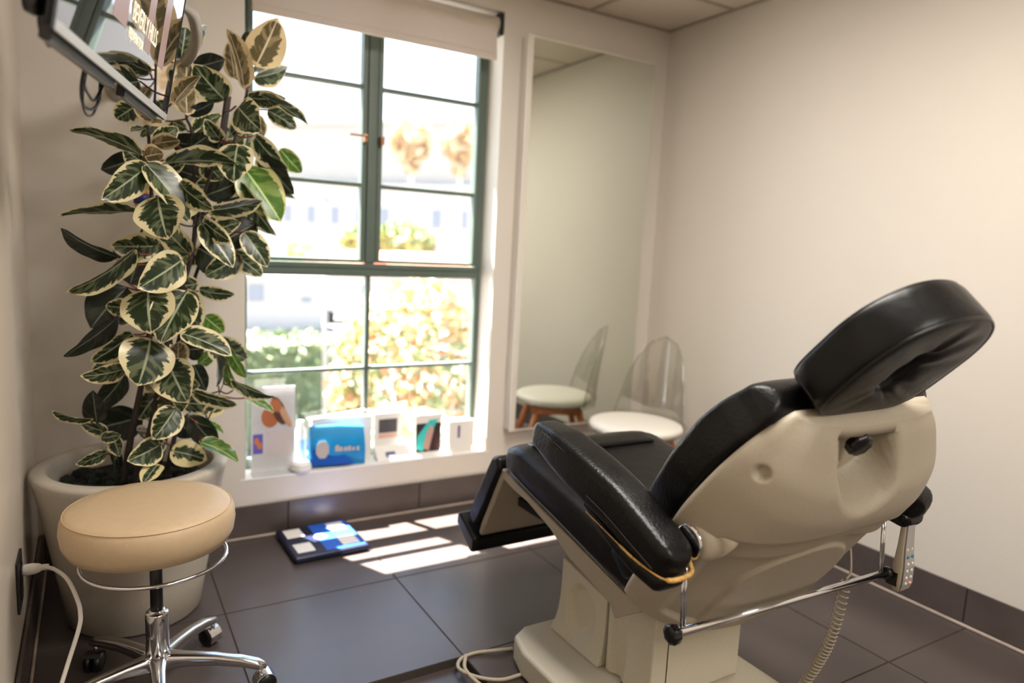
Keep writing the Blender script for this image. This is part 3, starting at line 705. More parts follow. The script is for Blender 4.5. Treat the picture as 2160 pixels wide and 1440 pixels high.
# ================================================================ MONITOR
A = V((-.047, 1.222, 1.527)); Bm = V((.174, 2.073, 1.527)); e = (Bm - A).normalized(); mo = V((e.y, -e.x, 0)); tau = math.radians(9.5)
U = V((0, 0, 1)) * math.cos(tau) + mo * math.sin(tau); Nm = e.cross(U).normalized()
if Nm.dot(mo) < 0: Nm = -Nm
Lm = (Bm - A).length; Hm = .46
mon = thing('wall_monitor', (A + Bm) / 2 + U * .2 - Nm * .1, 'black flat monitor tilted down on an arm above the plant', 'monitor')
def mp(a, h_, d): return A + e * a + U * h_ + Nm * d
def mbox(bm, a0, a1, h0, h1, d0, d1):
    vs = [bm.verts.new(mp(a, h_, d)) for d in (d0, d1) for h_ in (h0, h1) for a in (a0, a1)]
    for f in ((0, 2, 3, 1), (4, 5, 7, 6), (0, 1, 5, 4), (2, 6, 7, 3), (0, 4, 6, 2), (1, 3, 7, 5)): bm.faces.new([vs[i] for i in f])
    return bm
obj('casing', mbox(bmesh.new(), .02, Lm, 0, Hm, -.010, -.002), M_bezel, mon, bevel=.004)
bz = bmesh.new()
for a in ((.02, .034, 0, Hm), (Lm - .004, Lm, 0, Hm), (.034, Lm - .004, Hm - .014, Hm)): mbox(bz, *a, -.0018, .0015)
obj('bezel', bz, M_bezel, mon, bevel=.001)
o = obj('bottom_bezel', mbox(bmesh.new(), .034, Lm - .004, 0, .016, -.0018, .002), M_grey, mon, bevel=.001); o['label'] = 'silver grey lower bezel'
M_scr = mat('screen_black', (14, 12, 14), .02, spec=1.0, coat=1.0, emit=(70, 62, 62), estr=.05)
for nd in M_scr.node_tree.nodes:
    if nd.type == 'BSDF_PRINCIPLED': nd.inputs['Coat Roughness'].default_value = .01
scr = obj('screen', mbox(bmesh.new(), .034, Lm - .004, .016, Hm - .014, -.0018, .0), M_scr, mon)
M_str = mat('screen_stripe', (120, 96, 90), .3, emit=(150, 122, 112), estr=.35)
M_txt = mat('screen_text', (240, 228, 200), .3, emit=(240, 228, 200), estr=.55)
for a0, a1 in ((.30, .395), (.545, .60), (.69, .75)):
    obj('screen_stripe', mbox(bmesh.new(), a0, a1, .10, Hm - .03, .0001, .0004), M_str, scr)
text_mesh('screen_text', 'BEVERLY HILLS', .052, M_txt, scr, mp(.423, .128, .0008), e, U, .0002, .66)
text_mesh('screen_text', 'REJUVENATION', .028, M_txt, scr, mp(.414, .092, .0008), e, U, .0002, .62)
obj('rear_housing', mbox(bmesh.new(), .12, Lm - .10, .03, .30, -.036, -.0102), M_bezel, mon, bevel=.008)
for s0, s1 in ((.06, .42), (.50, Lm - .06)):
    vt = obj('vent_strip', mbox(bmesh.new(), s0, s1, -.012, .020, -.027, -.0102), M_dark, mon, bevel=.002)
    bm = bmesh.new()
    for k in range(int((s1 - s0 - .02) / .011)):
        a = s0 + .01 + k * .011; mbox(bm, a, a + .005, -.0134, -.0121, -.025, -.020); mbox(bm, a, a + .005, -.0134, -.0121, -.017, -.012)
    v_ = obj('vent_slot', bm, M_grey, vt); v_['kind'] = 'stuff'
for pp, rr_ in (([(.30, .01), (.31, -.035), (.35, -.062), (.42, -.060), (.47, -.035), (.475, .01)], .0030), ([(.29, .01), (.32, -.025), (.37, -.040), (.43, -.040), (.49, .01)], .0028), ([(.31, .01), (.325, -.05), (.37, -.075), (.43, -.068), (.465, -.03), (.47, .01)], .0024)):
    obj('cable_loop', TB(smoothpath([mp(a_, h_, -.03 - .004 * k) for k, (a_, h_) in enumerate(pp)], 6), rr_, 8), M_knob, mon, smooth=True)
obj('tilt_knob', LT([(.006, 0), (.016, .002), (.018, .010), (.015, .022), (.006, .026)], mp(.068, .035, -.028), 20, -Nm), M_knob, mon, smooth=True)
obj('mount_hook', TB(smoothpath([mp(.09, .07, -.03), mp(.085, .03, -.034), mp(.10, .005, -.034), mp(.125, -.008, -.030)], 6), .006, 8), M_knob, mon, smooth=True)
M_arm = mat('grey_arm', (150, 142, 132), .4, .2)
obj('support_arm', TB(smoothpath([mp(Lm + .0, .30, -.05), V((.235, 2.16, 1.84)), V((.262, 2.23, 1.83)), V((.278, 2.32, 1.79)), V((.255, 2.42, 1.75)), V((.19, 2.56, 1.735)), V((.12, 2.76, 1.73)), V((.10, 2.925, 1.73))], 8), .016, 14), M_arm, mon, smooth=True)
obj('wall_flange', LT([(.045, 0), (.045, .008), (.02, .012)], (.10, 2.9295, 1.73), 24, (0, -1, 0)), M_arm, mon, smooth=True)
obj('support_arm', TB([mp(Lm - .2, .25, -.03), mp(Lm + .02, .30, -.06)], .018, 12), M_arm, mon, smooth=True)

# ================================================================ TREATMENT CHAIR
XC = 1.375
chair = thing('treatment_chair', (XC, 1.4, 0), 'reclined black leather treatment chair with beige plastic shell and pedestal', 'treatment chair')
th = math.radians(54); o0 = V((0, 1.2, .446)); u_ = V((0, -math.cos(th), math.sin(th))); bd = V((0, -math.sin(th), -math.cos(th)))
def sp3(x, s, d): return o0 + V((x, 0, 0)) + u_ * s + bd * d
def interp(T, s):
    if s <= T[0][0]: return T[0][1]
    for (a, va), (b, vb) in zip(T, T[1:]):
        if s <= b:
            i = [q[0] for q in T].index(a); f = (s - a) / (b - a); h = b - a
            def sl(j):
                if j <= 0 or j >= len(T) - 1: return (T[min(j + 1, len(T) - 1)][1] - T[max(j - 1, 0)][1]) / (T[min(j + 1, len(T) - 1)][0] - T[max(j - 1, 0)][0])
                l = (T[j][1] - T[j - 1][1]) / (T[j][0] - T[j - 1][0]); r = (T[j + 1][1] - T[j][1]) / (T[j + 1][0] - T[j][0])
                return 0 if l * r <= 0 else 2 * l * r / (l + r)
            m0, m1 = sl(i) * h, sl(i + 1) * h
            return (2 * f ** 3 - 3 * f * f + 1) * va + (f ** 3 - 2 * f * f + f) * m0 + (-2 * f ** 3 + 3 * f * f) * vb + (f ** 3 - f * f) * m1
    return T[-1][1]
def sm(a, b, x):
    t = min(1, max(0, (x - a) / (b - a))); return t * t * (3 - 2 * t)
WT = [(-.05, .235), (-.02, .285), (.0, .300), (.10, .320), (.34, .330), (.45, .315), (.53, .295), (.585, .268), (.625, .235), (.648, .205), (.665, .160)]
def xc_(s): return -.030 * sm(.15, .50, s)
DT = [(-.05, .125), (0, .145), (.10, .152), (.35, .150), (.47, .150), (.53, .136), (.59, .088), (.62, .060), (.64, .036), (.665, .03)]
def pocket(x, s):
    rr = abs(x + .080) / .098 if s > .575 else math.hypot((x + .080) / .098, (s - .575) / .080)
    return sm(1.0, .88, rr) * sm(.629, .617, s)
def depth(t, s, x):
    d = interp(DT, s) * (1 - abs(t) ** 3.2) ** .62
    if s < .03: d *= 1 - .25 * sm(.03, -.05, s) * abs(t)
    d -= .092 * pocket(x, s)
    return max(d, -.004)
DIM = [sp3(XC + sx2 * .303, .535, .045) for sx2 in (-1, 1)]
def relief(t, s, x, p):
    h = 0
    lim = .40 - .10 * abs(t)
    h += .010 * sm(lim - .010, lim + .010, s) * sm(.97, .8, abs(t))
    f = sm(.04, .06, s) * sm(.455, .435, s + .10 * abs(t) ** 2) * sm(.90, .85, abs(t))
    h -= .010 * f
    r = math.hypot((t + .12) / .52, (s - .20) / .16) if s > .20 else abs(t + .12) / .52
    h += .008 * sm(1.03, .97, r) * f
    for c in DIM: h -= .013 * sm(.019, .008, (p - c).length)
    return h * (1 - pocket(x, s))
bm = bmesh.new(); ns, nt = 200, 170; Rb = []; SS = [-.05 + .690 * i / ns for i in range(ns + 1)]
def bpt(s, j):
    w = interp(WT, s); t = -math.cos(PI * j / nt); t = t * .6 + (j / nt * 2 - 1) * .4
    return sp3(XC + xc_(s) + t * w, s, depth(t, s, xc_(s) + t * w)), t, w
GR = [[bpt(s, j) for j in range(nt + 1)] for s in SS]
SG = 1
_a = GR[101][85][0] - GR[99][85][0]; _b = GR[100][86][0] - GR[100][84][0]
if _a.cross(_b).dot(bd) < 0: SG = -1
for i, s in enumerate(SS):
    row = []
    for j in range(nt + 1):
        p, t, w = GR[i][j]
        a = GR[min(i + 1, ns)][j][0] - GR[max(i - 1, 0)][j][0]; b = GR[i][min(j + 1, nt)][0] - GR[i][max(j - 1, 0)][0]
        n_ = a.cross(b) * SG; n_ = n_.normalized() if n_.length > 1e-9 else bd
        row.append(p + n_ * relief(t, s, xc_(s) + t * w, p))
    w = GR[i][0][2]
    fr_ = [sp3(XC + xc_(s) + w * (1 - 2 * q / 6), s, -.012) for q in range(7)]
    Rb.append(row + fr_)
rings(bm, Rb, closed=True)
obj('back_shell', bm, M_shell, chair, smooth=True)
# pocket fittings
kc = sp3(XC - .080, .598, .018)
kd = (bd * .9 + u_ * .10 + V((-.15, 0, 0))).normalized()
obj('knob_collar', LT([(.004, 0), (.022, .001), (.024, .004), (.018, .009), (.006, .011)], kc, 28, kd), M_shell, chair, smooth=True)
kn = bmesh.new(); tube(kn, [kc + kd * .008, kc + kd * .035], .005, 10); obj('knob_stem', kn, M_chrome, chair, smooth=True)
RR = []
ax = kd; a1 = ax.orthogonal().normalized(); b1 = ax.cross(a1)
for z, r in ((.028, .020), (.031, .0255), (.046, .0265), (.050, .022)):
    RR.append([kc + ax * z + (a1 * math.cos(2 * PI * q / 48) + b1 * math.sin(2 * PI * q / 48)) * r * (1 + .045 * math.cos(8 * 2 * PI * q / 48)) for q in range(48)])
bm = bmesh.new(); rings(bm, RR); obj('lock_knob', bm, M_knob, chair, smooth=True)['label'] = 'black lobed locking knob'
# back cushion
CW = [.285, .292, .302, .310, .314, .308, .294, .272]
CP = [(XC, *(sp3(0, s, d)).yz) for s, d in ((.015, -.075), (.10, -.074), (.20, -.073), (.30, -.072), (.40, -.070), (.50, -.067), (.56, -.062), (.60, -.057))]
CH = [.058, .060, .060, .060, .060, .060, .057, .053]
obj('back_cushion', pad([(p[0] + xc_(q), p[1], p[2]) for p, q in zip(CP, (.015, .1, .2, .3, .4, .50, .56, .60))], CW, CH, e=7, n=64, k=6, endr=.95), M_leather, chair, smooth=True)
def seamline(fn, n, r, m_, par, name='seam', closed=False):
    pts = [fn(i / n) for i in range(n + 1)]; o = obj(name, TB(pts, r, 6), m_, par, smooth=True); return o
bc = chair
def cushion_edge(side, off):
    def f(q):
        s = .02 + .555 * q
        w = interp([(.015, .285), (.10, .292), (.2, .302), (.3, .310), (.4, .314), (.50, .306), (.56, .284), (.60, .250)], s)
        hh_ = .060 - .004 * sm(.4, .62, s); dc = interp([(.015, -.075), (.20, -.073), (.40, -.070), (.55, -.060), (.64, -.042)], s)
        return sp3(XC + xc_(s) + side * (w * .925 + .001), s, dc - hh_ * .90)
    return f
for sd_ in (-1, 1):
    seamline(cushion_edge(sd_, -.124), 40, .0016, M_thread, bc, 'cushion_seam')

# headrest
hth = math.radians(47); hu = V((0, -math.cos(hth), math.sin(hth))); hn = V((0, math.sin(hth), math.cos(hth))); HS = .955; ho = V((1.359 * HS, .853 * HS, 1.25 + (.943 - 1.25) * HS))
HT = .10
def hp(x, s, d): return ho + (V((x, 0, 0)) + hu * s + hn * d) * HS
def outl(a):
    # D-shape: flat bottom with round corners, round top
    c, s_ = math.cos(a), math.sin(a)
    if s_ >= 0:
        x, y = sup(a, 2.15); return x * .176, .152 + y * .153
    x, y = sup(a, 4.5); return x * .176, .152 + y * .153
def hol(a): return (-.010 + .026 * math.cos(a), .132 + .062 * math.sin(a))
bm = bmesh.new(); RR = []; na, npf = 96, 28
for k in range(na):
    a = 2 * PI * k / na; ox, oy = outl(a); hx, hy = hol(a); row = []
    for q in range(npf):
        b = 2 * PI * q / npf + PI / npf; cx_, sy2 = sup(b, 7)
        f = .5 + .5 * cx_; dd = HT / 2 + sy2 * HT / 2
        # creases and sink around the hole on the back
        dip = .004 * math.exp(-((f) / .22) ** 2) * (1 if sy2 < 0 else -1)
        wr = .0035 * math.sin(9 * a) * (1 if math.cos(a - .2) > 0 else .3) * math.exp(-((f - .25) / .25) ** 2) if sy2 < -.5 else 0
        row.append(hp(hx + (ox - hx) * f, hy + (oy - hy) * f, dd + dip * min(1, abs(sy2)) + wr))
    RR.append(row)
RR.append(RR[0]); rings(bm, RR, cap=False); bmesh.ops.remove_doubles(bm, verts=bm.verts, dist=1e-6)
hr = obj('headrest', bm, M_leather2, chair, smooth=True); hr['label'] = 'thick black headrest cushion with a face hole'
for d_, r_ in ((HT / 2 - 0.906 * HT / 2, .0028), (HT / 2 + 0.906 * HT / 2, .0022)):
    pts = []
    for k in range(97):
        a = 2 * PI * k / 96; (ox, oy), (hx, hy) = outl(a), hol(a); f = .5 + .5 * 0.906
        pts.append(hp(hx + (ox - hx) * f, hy + (oy - hy) * f, d_))
    obj('piping', TB(pts, r_, 6), M_seam, hr, smooth=True)
pts = [hp(-.159 - .004 * math.sin(PI * d / HT), .035, d) for d in (.006, .02, .04, .06, .08, HT - .006)]
obj('panel_seam', TB(pts, .0016, 6), M_thread, hr, smooth=True)
obj('headrest_bracket', BXS([(1.29, .84, .90, 1.35, .87, .96)]), M_knob, chair, bevel=.004)

# armrests
def armrest(sg):
    c = XC + sg * .390
    P = [(c, .985, .645), (c, 1.05, .673), (c, 1.13, .706), (c, 1.20, .727), (c, 1.28, .747), (c, 1.36, .768), (c, 1.44, .783)]
    hw = [.042, .045, .048, .050, .050, .047, .038]; hh = [.044, .048, .050, .050, .050, .045, .034]
    a = obj('armrest', pad(P, hw, hh, e=5, n=44, k=8, endr=.9), M_leather, chair, smooth=True)
    P2 = [(c, .985, .600), (c, 1.05, .613), (c, 1.13, .640), (c, 1.22, .680)]
    lo = obj('armrest_underpad', pad(P2, [.042, .045, .045, .040], [.022, .021, .016, .008], e=3.5, n=36, k=6, endr=.9), M_leather, chair, smooth=True)
    # stitched seam near the top edge on both sides
    for s2 in (-1, 1):
        pts = [V((p[0] + s2 * (w - .003), p[1], p[2] + h * .62)) for p, w, h in zip(P, hw, hh)]
        obj('seam', TB(smoothpath(pts, 8), .0017, 6), M_thread, a, smooth=True)
        pts = [V((p[0] + s2 * (w + .0005), p[1], p[2] - h * .35)) for p, w, h in list(zip(P, hw, hh))[:4]]
        obj('seam', TB(smoothpath(pts, 8), .0014, 6), M_thread, a, smooth=True)
    xw = .0455
    if sg > 0:
        for o_ in (a, lo): o_.location = (0, -.045, .02)
    if sg < 0:   # torn seam with foam showing, around the rear end
        pts = [(c - xw - .003, 1.20, .672), (c - xw - .002, 1.10, .646), (c - xw + .001, 1.03, .628), (c - xw + .010, .962, .618), (c - .01, .944, .618), (c + .03, .948, .622), (c + xw - .005, .964, .634), (c + xw - .002, .985, .660)]
        obj('foam_tear', TB(smoothpath(pts, 6), [.0012] * 8 + [.0030] * 6 + [.0022] * 6 + [.0055] * 10 + [.0048] * 13, 8), M_foam, a, smooth=True)
    else:
        pass
    # pivot
    py, pz = .978, .672
    obj('pivot_ring', LT([(.030, 0), (.036, .001), (.037, .005), (.030, .008)], (c - sg * .044, py, pz), 32, (-sg, 0, 0)), M_chrome, chair, smooth=True)
    A0 = V((c - sg * .052, py, pz)); A1 = V((XC + sg * .283, .900, .700)); RR = []
    for q in range(12):
        f = q / 11; r = .036 * (1 - f) ** .75 + .004; cc = A0 + V((-sg * .028, 0, 0)) * sm(0, .3, f) + (A1 - A0 - V((-sg * .028, 0, 0))) * f ** 1.1 + V((sg * .78, -.5, -.3)) * .020 * math.sin(PI * f)
        RR.append([cc + V((0, math.cos(2 * PI * k / 28) * r, math.sin(2 * PI * k / 28) * r)) for k in range(28)])
    bm = bmesh.new(); rings(bm, RR)
    obj('pivot_fairing', bm, M_shell, chair, smooth=True)
armrest(-1); armrest(1)

# push bar
bar = obj('push_bar', TB([(1.03, .986, .470), (1.712, .955, .474)], .0095, 20), M_chrome, chair, smooth=True)
for x, yy in ((1.045, .986), (1.70, .956)):
    for dx in (-.004, .005):
        obj('bar_post', TB([(x + dx, yy + .012, .64), (x + dx, yy, .462)], .0032, 10), M_chrome, bar, smooth=True)
RR = []
for z, r in ((0, .010), (.003, .020), (.018, .021), (.022, .014)):
    RR.append([V((1.028 - z, .986, .470)) + V((0, math.cos(2 * PI * q / 48), math.sin(2 * PI * q / 48))) * r * (1 + .04 * math.cos(8 * 2 * PI * q / 48)) for q in range(48)])
bm = bmesh.new(); rings(bm, RR); obj('end_knob', bm, M_knob, bar, smooth=True)
obj('end_knob', LT([(.012, 0), (.016, .002), (.016, .016), (.012, .018)], (1.713, .955, .474), 28, (1, 0, 0)), M_knob, bar, smooth=True)

# seat
def yz(p): return p
SP = [(XC, 1.215, .470), (XC, 1.33, .501), (XC, 1.48, .533), (XC, 1.63, .564), (XC, 1.76, .590), (XC, 1.81, .594)]
obj('seat_cushion', pad(SP, [.275, .283, .286, .287, .285, .280], [.056, .058, .058, .057, .055, .046], e=6.5, n=64, k=6, endr=.9), M_leather2, chair, smooth=True)
obj('seat_cushion_front', pad([(XC, 1.70, .640), (XC, 1.76, .645), (XC, 1.82, .632)], [.215, .225, .21], [.010, .012, .010], e=4, n=48, k=5, endr=.9), M_leather, chair, smooth=True)
for sg in (-1, 1):
    obj('seat_seam', TB([(XC + sg * .287, 1.24, .442), (XC + sg * .289, 1.5, .505), (XC + sg * .287, 1.78, .563)], .002, 6), M_thread, chair, smooth=True)
# lower back pad that meets the seat
obj('lumbar_block', PR([(1.245, .46), (1.262, .54), (1.215, .60), (1.165, .575), (1.162, .49), (1.20, .432)], 'x', 1.100, 1.648), M_leather, chair, bevel=.014, seg=3)
# seat frame (beige wedge with a pointed rear corner)
poly = [(1.875, .56), (1.86, .545), (1.24, .415), (1.20, .430), (1.17, .43), (1.185, .397), (1.277, .335), (1.30, .366), (1.39, .388), (1.48, .408), (1.58, .455), (1.71, .492), (1.80, .504), (1.86, .519)]
obj('seat_frame', PR(poly, 'x', 1.108, 1.642), M_shell, chair, bevel=.006, seg=3)
# leg rest
lp = [(1.875, .585), (1.915, .578), (1.945, .53), (2.045, .365), (2.055, .33), (2.02, .30), (1.99, .325), (1.895, .49), (1.86, .545)]
lr = obj('leg_rest_cushion', PR(lp, 'x', 1.095, 1.655), M_leather2, chair, bevel=.014, seg=4)
obj('leg_rest_shell', PR([(1.868, .54), (1.985, .325), (2.0, .285), (1.985, .277), (1.968, .30), (1.85, .525)], 'x', 1.108, 1.642), M_shell, chair, bevel=.005)
obj('leg_rest_bolt', LT([(.022, 0), (.022, .006), (.014, .010)], (1.20, 10.906, .44), 24, (0, -.88, -.48)), M_shell, chair, smooth=True)
obj('leg_rest_hinge', TB([(1.12, 10.906, .56), (1.63, 10.906, .56)], .016, 16), M_shell, chair, smooth=True)
fp = [(1.985, .268), (2.02, .285), (2.10, .325), (2.115, .312), (2.12, .28), (2.05, .232), (2.01, .212), (1.988, .222)]
obj('foot_rest', PR(fp, 'x', 1.082, 1.668), M_leather, chair, bevel=.014, seg=4)
for sx in (-.18, .15): obj('leg_rest_strut', BX(XC + sx, 1.60, .40, XC + sx + .03, 1.90, .43), M_knob, chair, bevel=.004)

# pedestal
obj('base_plate', PR([(1.05, 1.60), (1.075, 1.69), (1.13, 1.72), (1.53, 1.72), (1.60, 1.69), (1.625, 1.60), (1.625, .98), (1.60, .92), (1.10, .92), (1.05, .98)], 'z', .001, .085), M_shell_b, chair, bevel=.014, seg=4)
# front column cover
def column(xa, xb, ya, yb, za, zb, flare):
    bm = bmesh.new(); RR = []
    for q in range(14):
        f = q / 13; z = za + (zb - za) * f; k = flare * (1 - f) ** 3.5
        RR.append([(x_, y_, z) for x_, y_ in ((xa - k, ya), (xa - k, yb + k), (xb + k, yb + k), (xb + k, ya))])
    rings(bm, RR); return bm
def cover(name, xa, xb, ya, yb, zb0, zb1, flare, dim, m_):
    """column skin: left face (facing -x) with an oval dished recess; top slopes from zb0 (rear) to zb1 (front)"""
    bm = bmesh.new(); RR = []; nz = 44
    ys = [ya + (yb - ya) * i / 26 for i in range(27)]
    for q in range(nz + 1):
        f = q / nz; row = []
        for y in ys:
            zt = zb0 + (zb1 - zb0) * (y - ya) / (yb - ya); z = .086 + (zt - .086) * f; k = flare * (1 - f) ** 4
            g = 0
            if dim:
                cy_, cz_, ry_, rz_, dp = dim
                r = math.hypot((y - cy_) / ry_, (z - cz_) / rz_); g = dp * sm(1.0, .65, r)
            fy = (y - ya) / (yb - ya)
            row.append((xa - k + g, y + k * .8 * fy, z))
        for x in (xa + .1, xb): row.append((x, yb + flare * .8 * (1 - f) ** 4, .086 + (zb1 - .086) * f))
        row.append((xb, ya, .086 + (zb0 - .086) * f)); row.append((xa + .1, ya, .086 + (zb0 - .086) * f))
        RR.append([V(p) for p in row])
    rings(bm, RR); return obj(name, bm, m_, chair, bevel=.010, seg=3)
cover('column_cover', 1.215, 1.535, 1.435, 1.655, .285, .318, .022, (1.55, .195, .070, .085, .022), M_shell_b)
cover('column_body', 1.212, 1.538, 1.235, 1.422, .37, .37, .0, (1.375, .17, .034, .115, .014), M_shell_b)
obj('column_inner', BX(1.24, 1.3, .085, 1.51, 1.56, .40), M_shell, chair)
pn = obj('access_panel', BX(1.262, 1.2315, .095, 1.522, 1.2345, .345), M_shell_b, chair, bevel=.0015)
obj('panel_screw', LT([(.004, 0), (.004, .0015)], (1.50, 1.2314, .33), 12, (0, -1, 0)), M_knob, pn)
obj('panel_groove', BXS([(1.2605, 1.234, .093, 1.2625, 1.2353, .347), (1.5215, 1.234, .093, 1.5235, 1.2353, .347), (1.2625, 1.234, .345, 1.5215, 1.2353, .347)]), M_dark, pn)

# chair power cable on the floor
pc = thing('floor_cable', (1.0, 1.70, 0), 'beige cable looped on the floor by the chair base', 'cable')
obj('cord', TB(smoothpath([(1.052, 1.60, .012), (.99, 1.612, .006), (.935, 1.655, .005), (.905, 1.715, .005), (.93, 1.755, .006), (.985, 1.765, .006), (1.05, 1.742, .010), (1.10, 1.735, .006)], 8), .0055, 10), M_cord, pc, smooth=True)
obj('cord', TB(smoothpath([(.945, 1.752, .0165), (.918, 1.70, .008), (.925, 1.62, .005), (.95, 1.54, .005), (.96, 1.45, .005)], 8), .0055, 10), M_cord, pc, smooth=True)
ORG_ = None

# hand control hanging from the bar end
hc = thing('hand_control', (1.755, .94, .44), 'beige hand control with teal buttons hanging beside the right armrest', 'remote control')
bm = bmesh.new(); RR = []
for z, w0, w1, dpt in ((.430, .016, .017, .006), (.436, .022, .0235, .011), (.455, .0235, .024, .016), (.50, .022, .024, .016), (.55, .0185, .021, .011), (.60, .015, .020, .009), (.632, .013, .017, .0085), (.640, .010, .011, .007)):
    RR.append([V((1.752 + sup(2 * PI * q / 32, 4)[0] * (w0 + w1) / 2, .935 + sup(2 * PI * q / 32, 4)[1] * dpt, z)) for q in range(32)])
rings(bm, RR); obj('body', bm, M_cord, hc, smooth=True)
bm = bmesh.new(); RR = []
for z, w, y_ in ((.438, .019, .9235), (.455, .0215, .9185), (.50, .0205, .9185), (.55, .0175, .9235), (.60, .015, .9255), (.630, .012, .926)):
    RR.append([V((1.752 - w, y_, z)), V((1.752 + w, y_, z)), V((1.752 + w, y_ - .0022, z)), V((1.752 - w, y_ - .0022, z))])
rings(bm, RR); fcp = obj('face_plate', bm, M_grey, hc)
M_teal = mat('teal_button', (32, 128, 148), .35)
for i, z in enumerate((.545, .527, .509, .491, .473, .458)):
    for j, x in enumerate((1.743, 1.762)):
        if i == 5 and j == 1:
            obj('indicator', LT([(.0020, 0), (.0020, .002)], (x, .9165, z), 12, (0, -1, 0)), mat('red_led', (255, 60, 50), .4, emit=(255, 70, 60), estr=6), hc); continue
        if i == 0 and j == 0: pass
        b = obj('button', LT([(.0040, 0), (.0042, .001), (.0030, .0022)], (x, .9167 + (.006 if i == 0 else .002 if i == 1 else .0), z), 14, (0, -1, 0)), M_teal if i == 1 else M_cush, hc, smooth=True)
        if i == 1: b['label'] = 'teal oval button'
obj('hanger', BXS([(1.7325, .936, .458, 1.742, .952, .472), (1.728, .93, .445, 1.7335, .96, .482)]), M_knob, hc, bevel=.002)
bm = bmesh.new(); tube(bm, [(1.752, .937, .638), (1.752, .939, .665), (1.748, .945, .70), (1.738, .955, .74)], [.0095, .0085, .0075, .0065], 12)
sr = obj('strain_relief', bm, M_cord, hc, smooth=True)
bm = bmesh.new()
for k in range(7):
    c = V((1.752 - .0006 * k * k * .3, .9385 + .0008 * k, .655 + .0085 * k)); lathe(bm, [(.0095 - .0004 * k, 0), (.0105 - .0004 * k, .0015), (.0095 - .0004 * k, .003)], c, 14)
obj('strain_rib', bm, M_dark, sr, smooth=True)
cc_ = thing('coiled_cord', (1.60, 1.0, .3), 'beige coiled cord hanging behind the chrome push bar', 'cord')
path = smoothpath([(1.60, .985, .468), (1.60, .992, .40), (1.60, 1.0, .34), (1.60, 1.015, .27), (1.60, 1.04, .20), (1.60, 1.062, .15), (1.60, 1.075, .115), (1.60, 1.08, .09)], 90)
L_c = [0]
for a, b in zip(path, path[1:]): L_c.append(L_c[-1] + (b - a).length)
pts = []
for p, l in zip(path, L_c):
    a = 2 * PI * l / .0165 * (1 + .25 * sm(.05, .3, l)) ; rad = .0125 * sm(-.005, .01, l)
    pts.append(p + V((math.cos(a) * rad, math.sin(a) * rad, 0)))
obj('coil', TB(pts, .0022, 6), M_cord, cc_, smooth=True)
obj('lead', TB(smoothpath([(1.60, .985, .468), (1.615, .985, .49), (1.618, 1.0, .56), (1.61, 1.03, .62), (1.58, 1.08, .62)], 8), .003, 8), M_cord, cc_, smooth=True)

# ================================================================ CLEAR CHAIR WITH WHITE SEAT
GC = V((2.215, 2.50, 0)); fd = V((-.92, -.39, 0)).normalized(); sdv = V((-fd.y, fd.x, 0))
gc = thing('clear_back_chair', GC, 'clear plastic chair with white seat and wooden legs by the mirror', 'chair')
RR = []
for z, k in ((.408, .80), (.415, .95), (.432, 1.0), (.448, .97), (.456, .85), (.459, .5), (.460, .05)):
    RR.append([GC + (fd * math.cos(2 * PI * q / 56) * .215 + sdv * math.sin(2 * PI * q / 56) * .225) * k + V((0, 0, z)) for q in range(56)])
bm = bmesh.new(); rings(bm, RR); obj('seat_cushion', bm, M_cush, gc, smooth=True)
bm = bmesh.new(); RRi = []
n_h = 16
for i in range(n_h + 1):
    f = i / n_h; z = .40 + .44 * f; half = math.radians(56 * math.sqrt(max(0, 1 - f ** 2.6)) + 2); rad = .235 - .075 * f ** .8; lean = .12 * f
    row = []
    for q in range(25):
        a = -half + 2 * half * q / 24
        row.append(GC - fd * (math.cos(a) * rad + lean) + sdv * math.sin(a) * rad + V((0, 0, z)))
    RRi.append(row)
rings(bm, RRi, closed=False, cap=False)
bs = obj('back_shell', bm, M_acryl, gc, smooth=True)
md = bs.modifiers.new('thick', 'SOLIDIFY'); md.thickness = .004
edge = [r[0] for r in RRi] + [RRi[-1][k] for k in range(0, 25, 4)] + [r[-1] for r in reversed(RRi)]
obj('shell_rim', TB(edge, .0038, 8), M_acryl, gc, smooth=True)
obj('shell_pan', LT([(.02, .398), (.20, .402), (.236, .42), (.242, .445)], GC, 48, cap=False), M_acryl, gc, smooth=True)
for sx3, sy3 in ((1, 1), (1, -1), (-1, 1), (-1, -1)):
    a = GC + fd * .11 * sx3 + sdv * .12 * sy3 + V((0, 0, .392)); b = GC + fd * .225 * sx3 + sdv * .225 * sy3 + V((0, 0, .0))
    obj('leg', TB([a, a * .5 + b * .5, b], [.020, .018, .011], 14), M_wood, gc, smooth=True)
for s1, s2 in (((1, 1), (1, -1)), ((-1, 1), (-1, -1)), ((1, 1), (-1, 1)), ((1, -1), (-1, -1))):
    a = GC + fd * .118 * s1[0] + sdv * .128 * s1[1] + V((0, 0, .372)); b = GC + fd * .118 * s2[0] + sdv * .128 * s2[1] + V((0, 0, .372))
    obj('apron', TB([a, (a + b) / 2, b], [.022, .016, .022], 10), M_wood, gc, smooth=True)

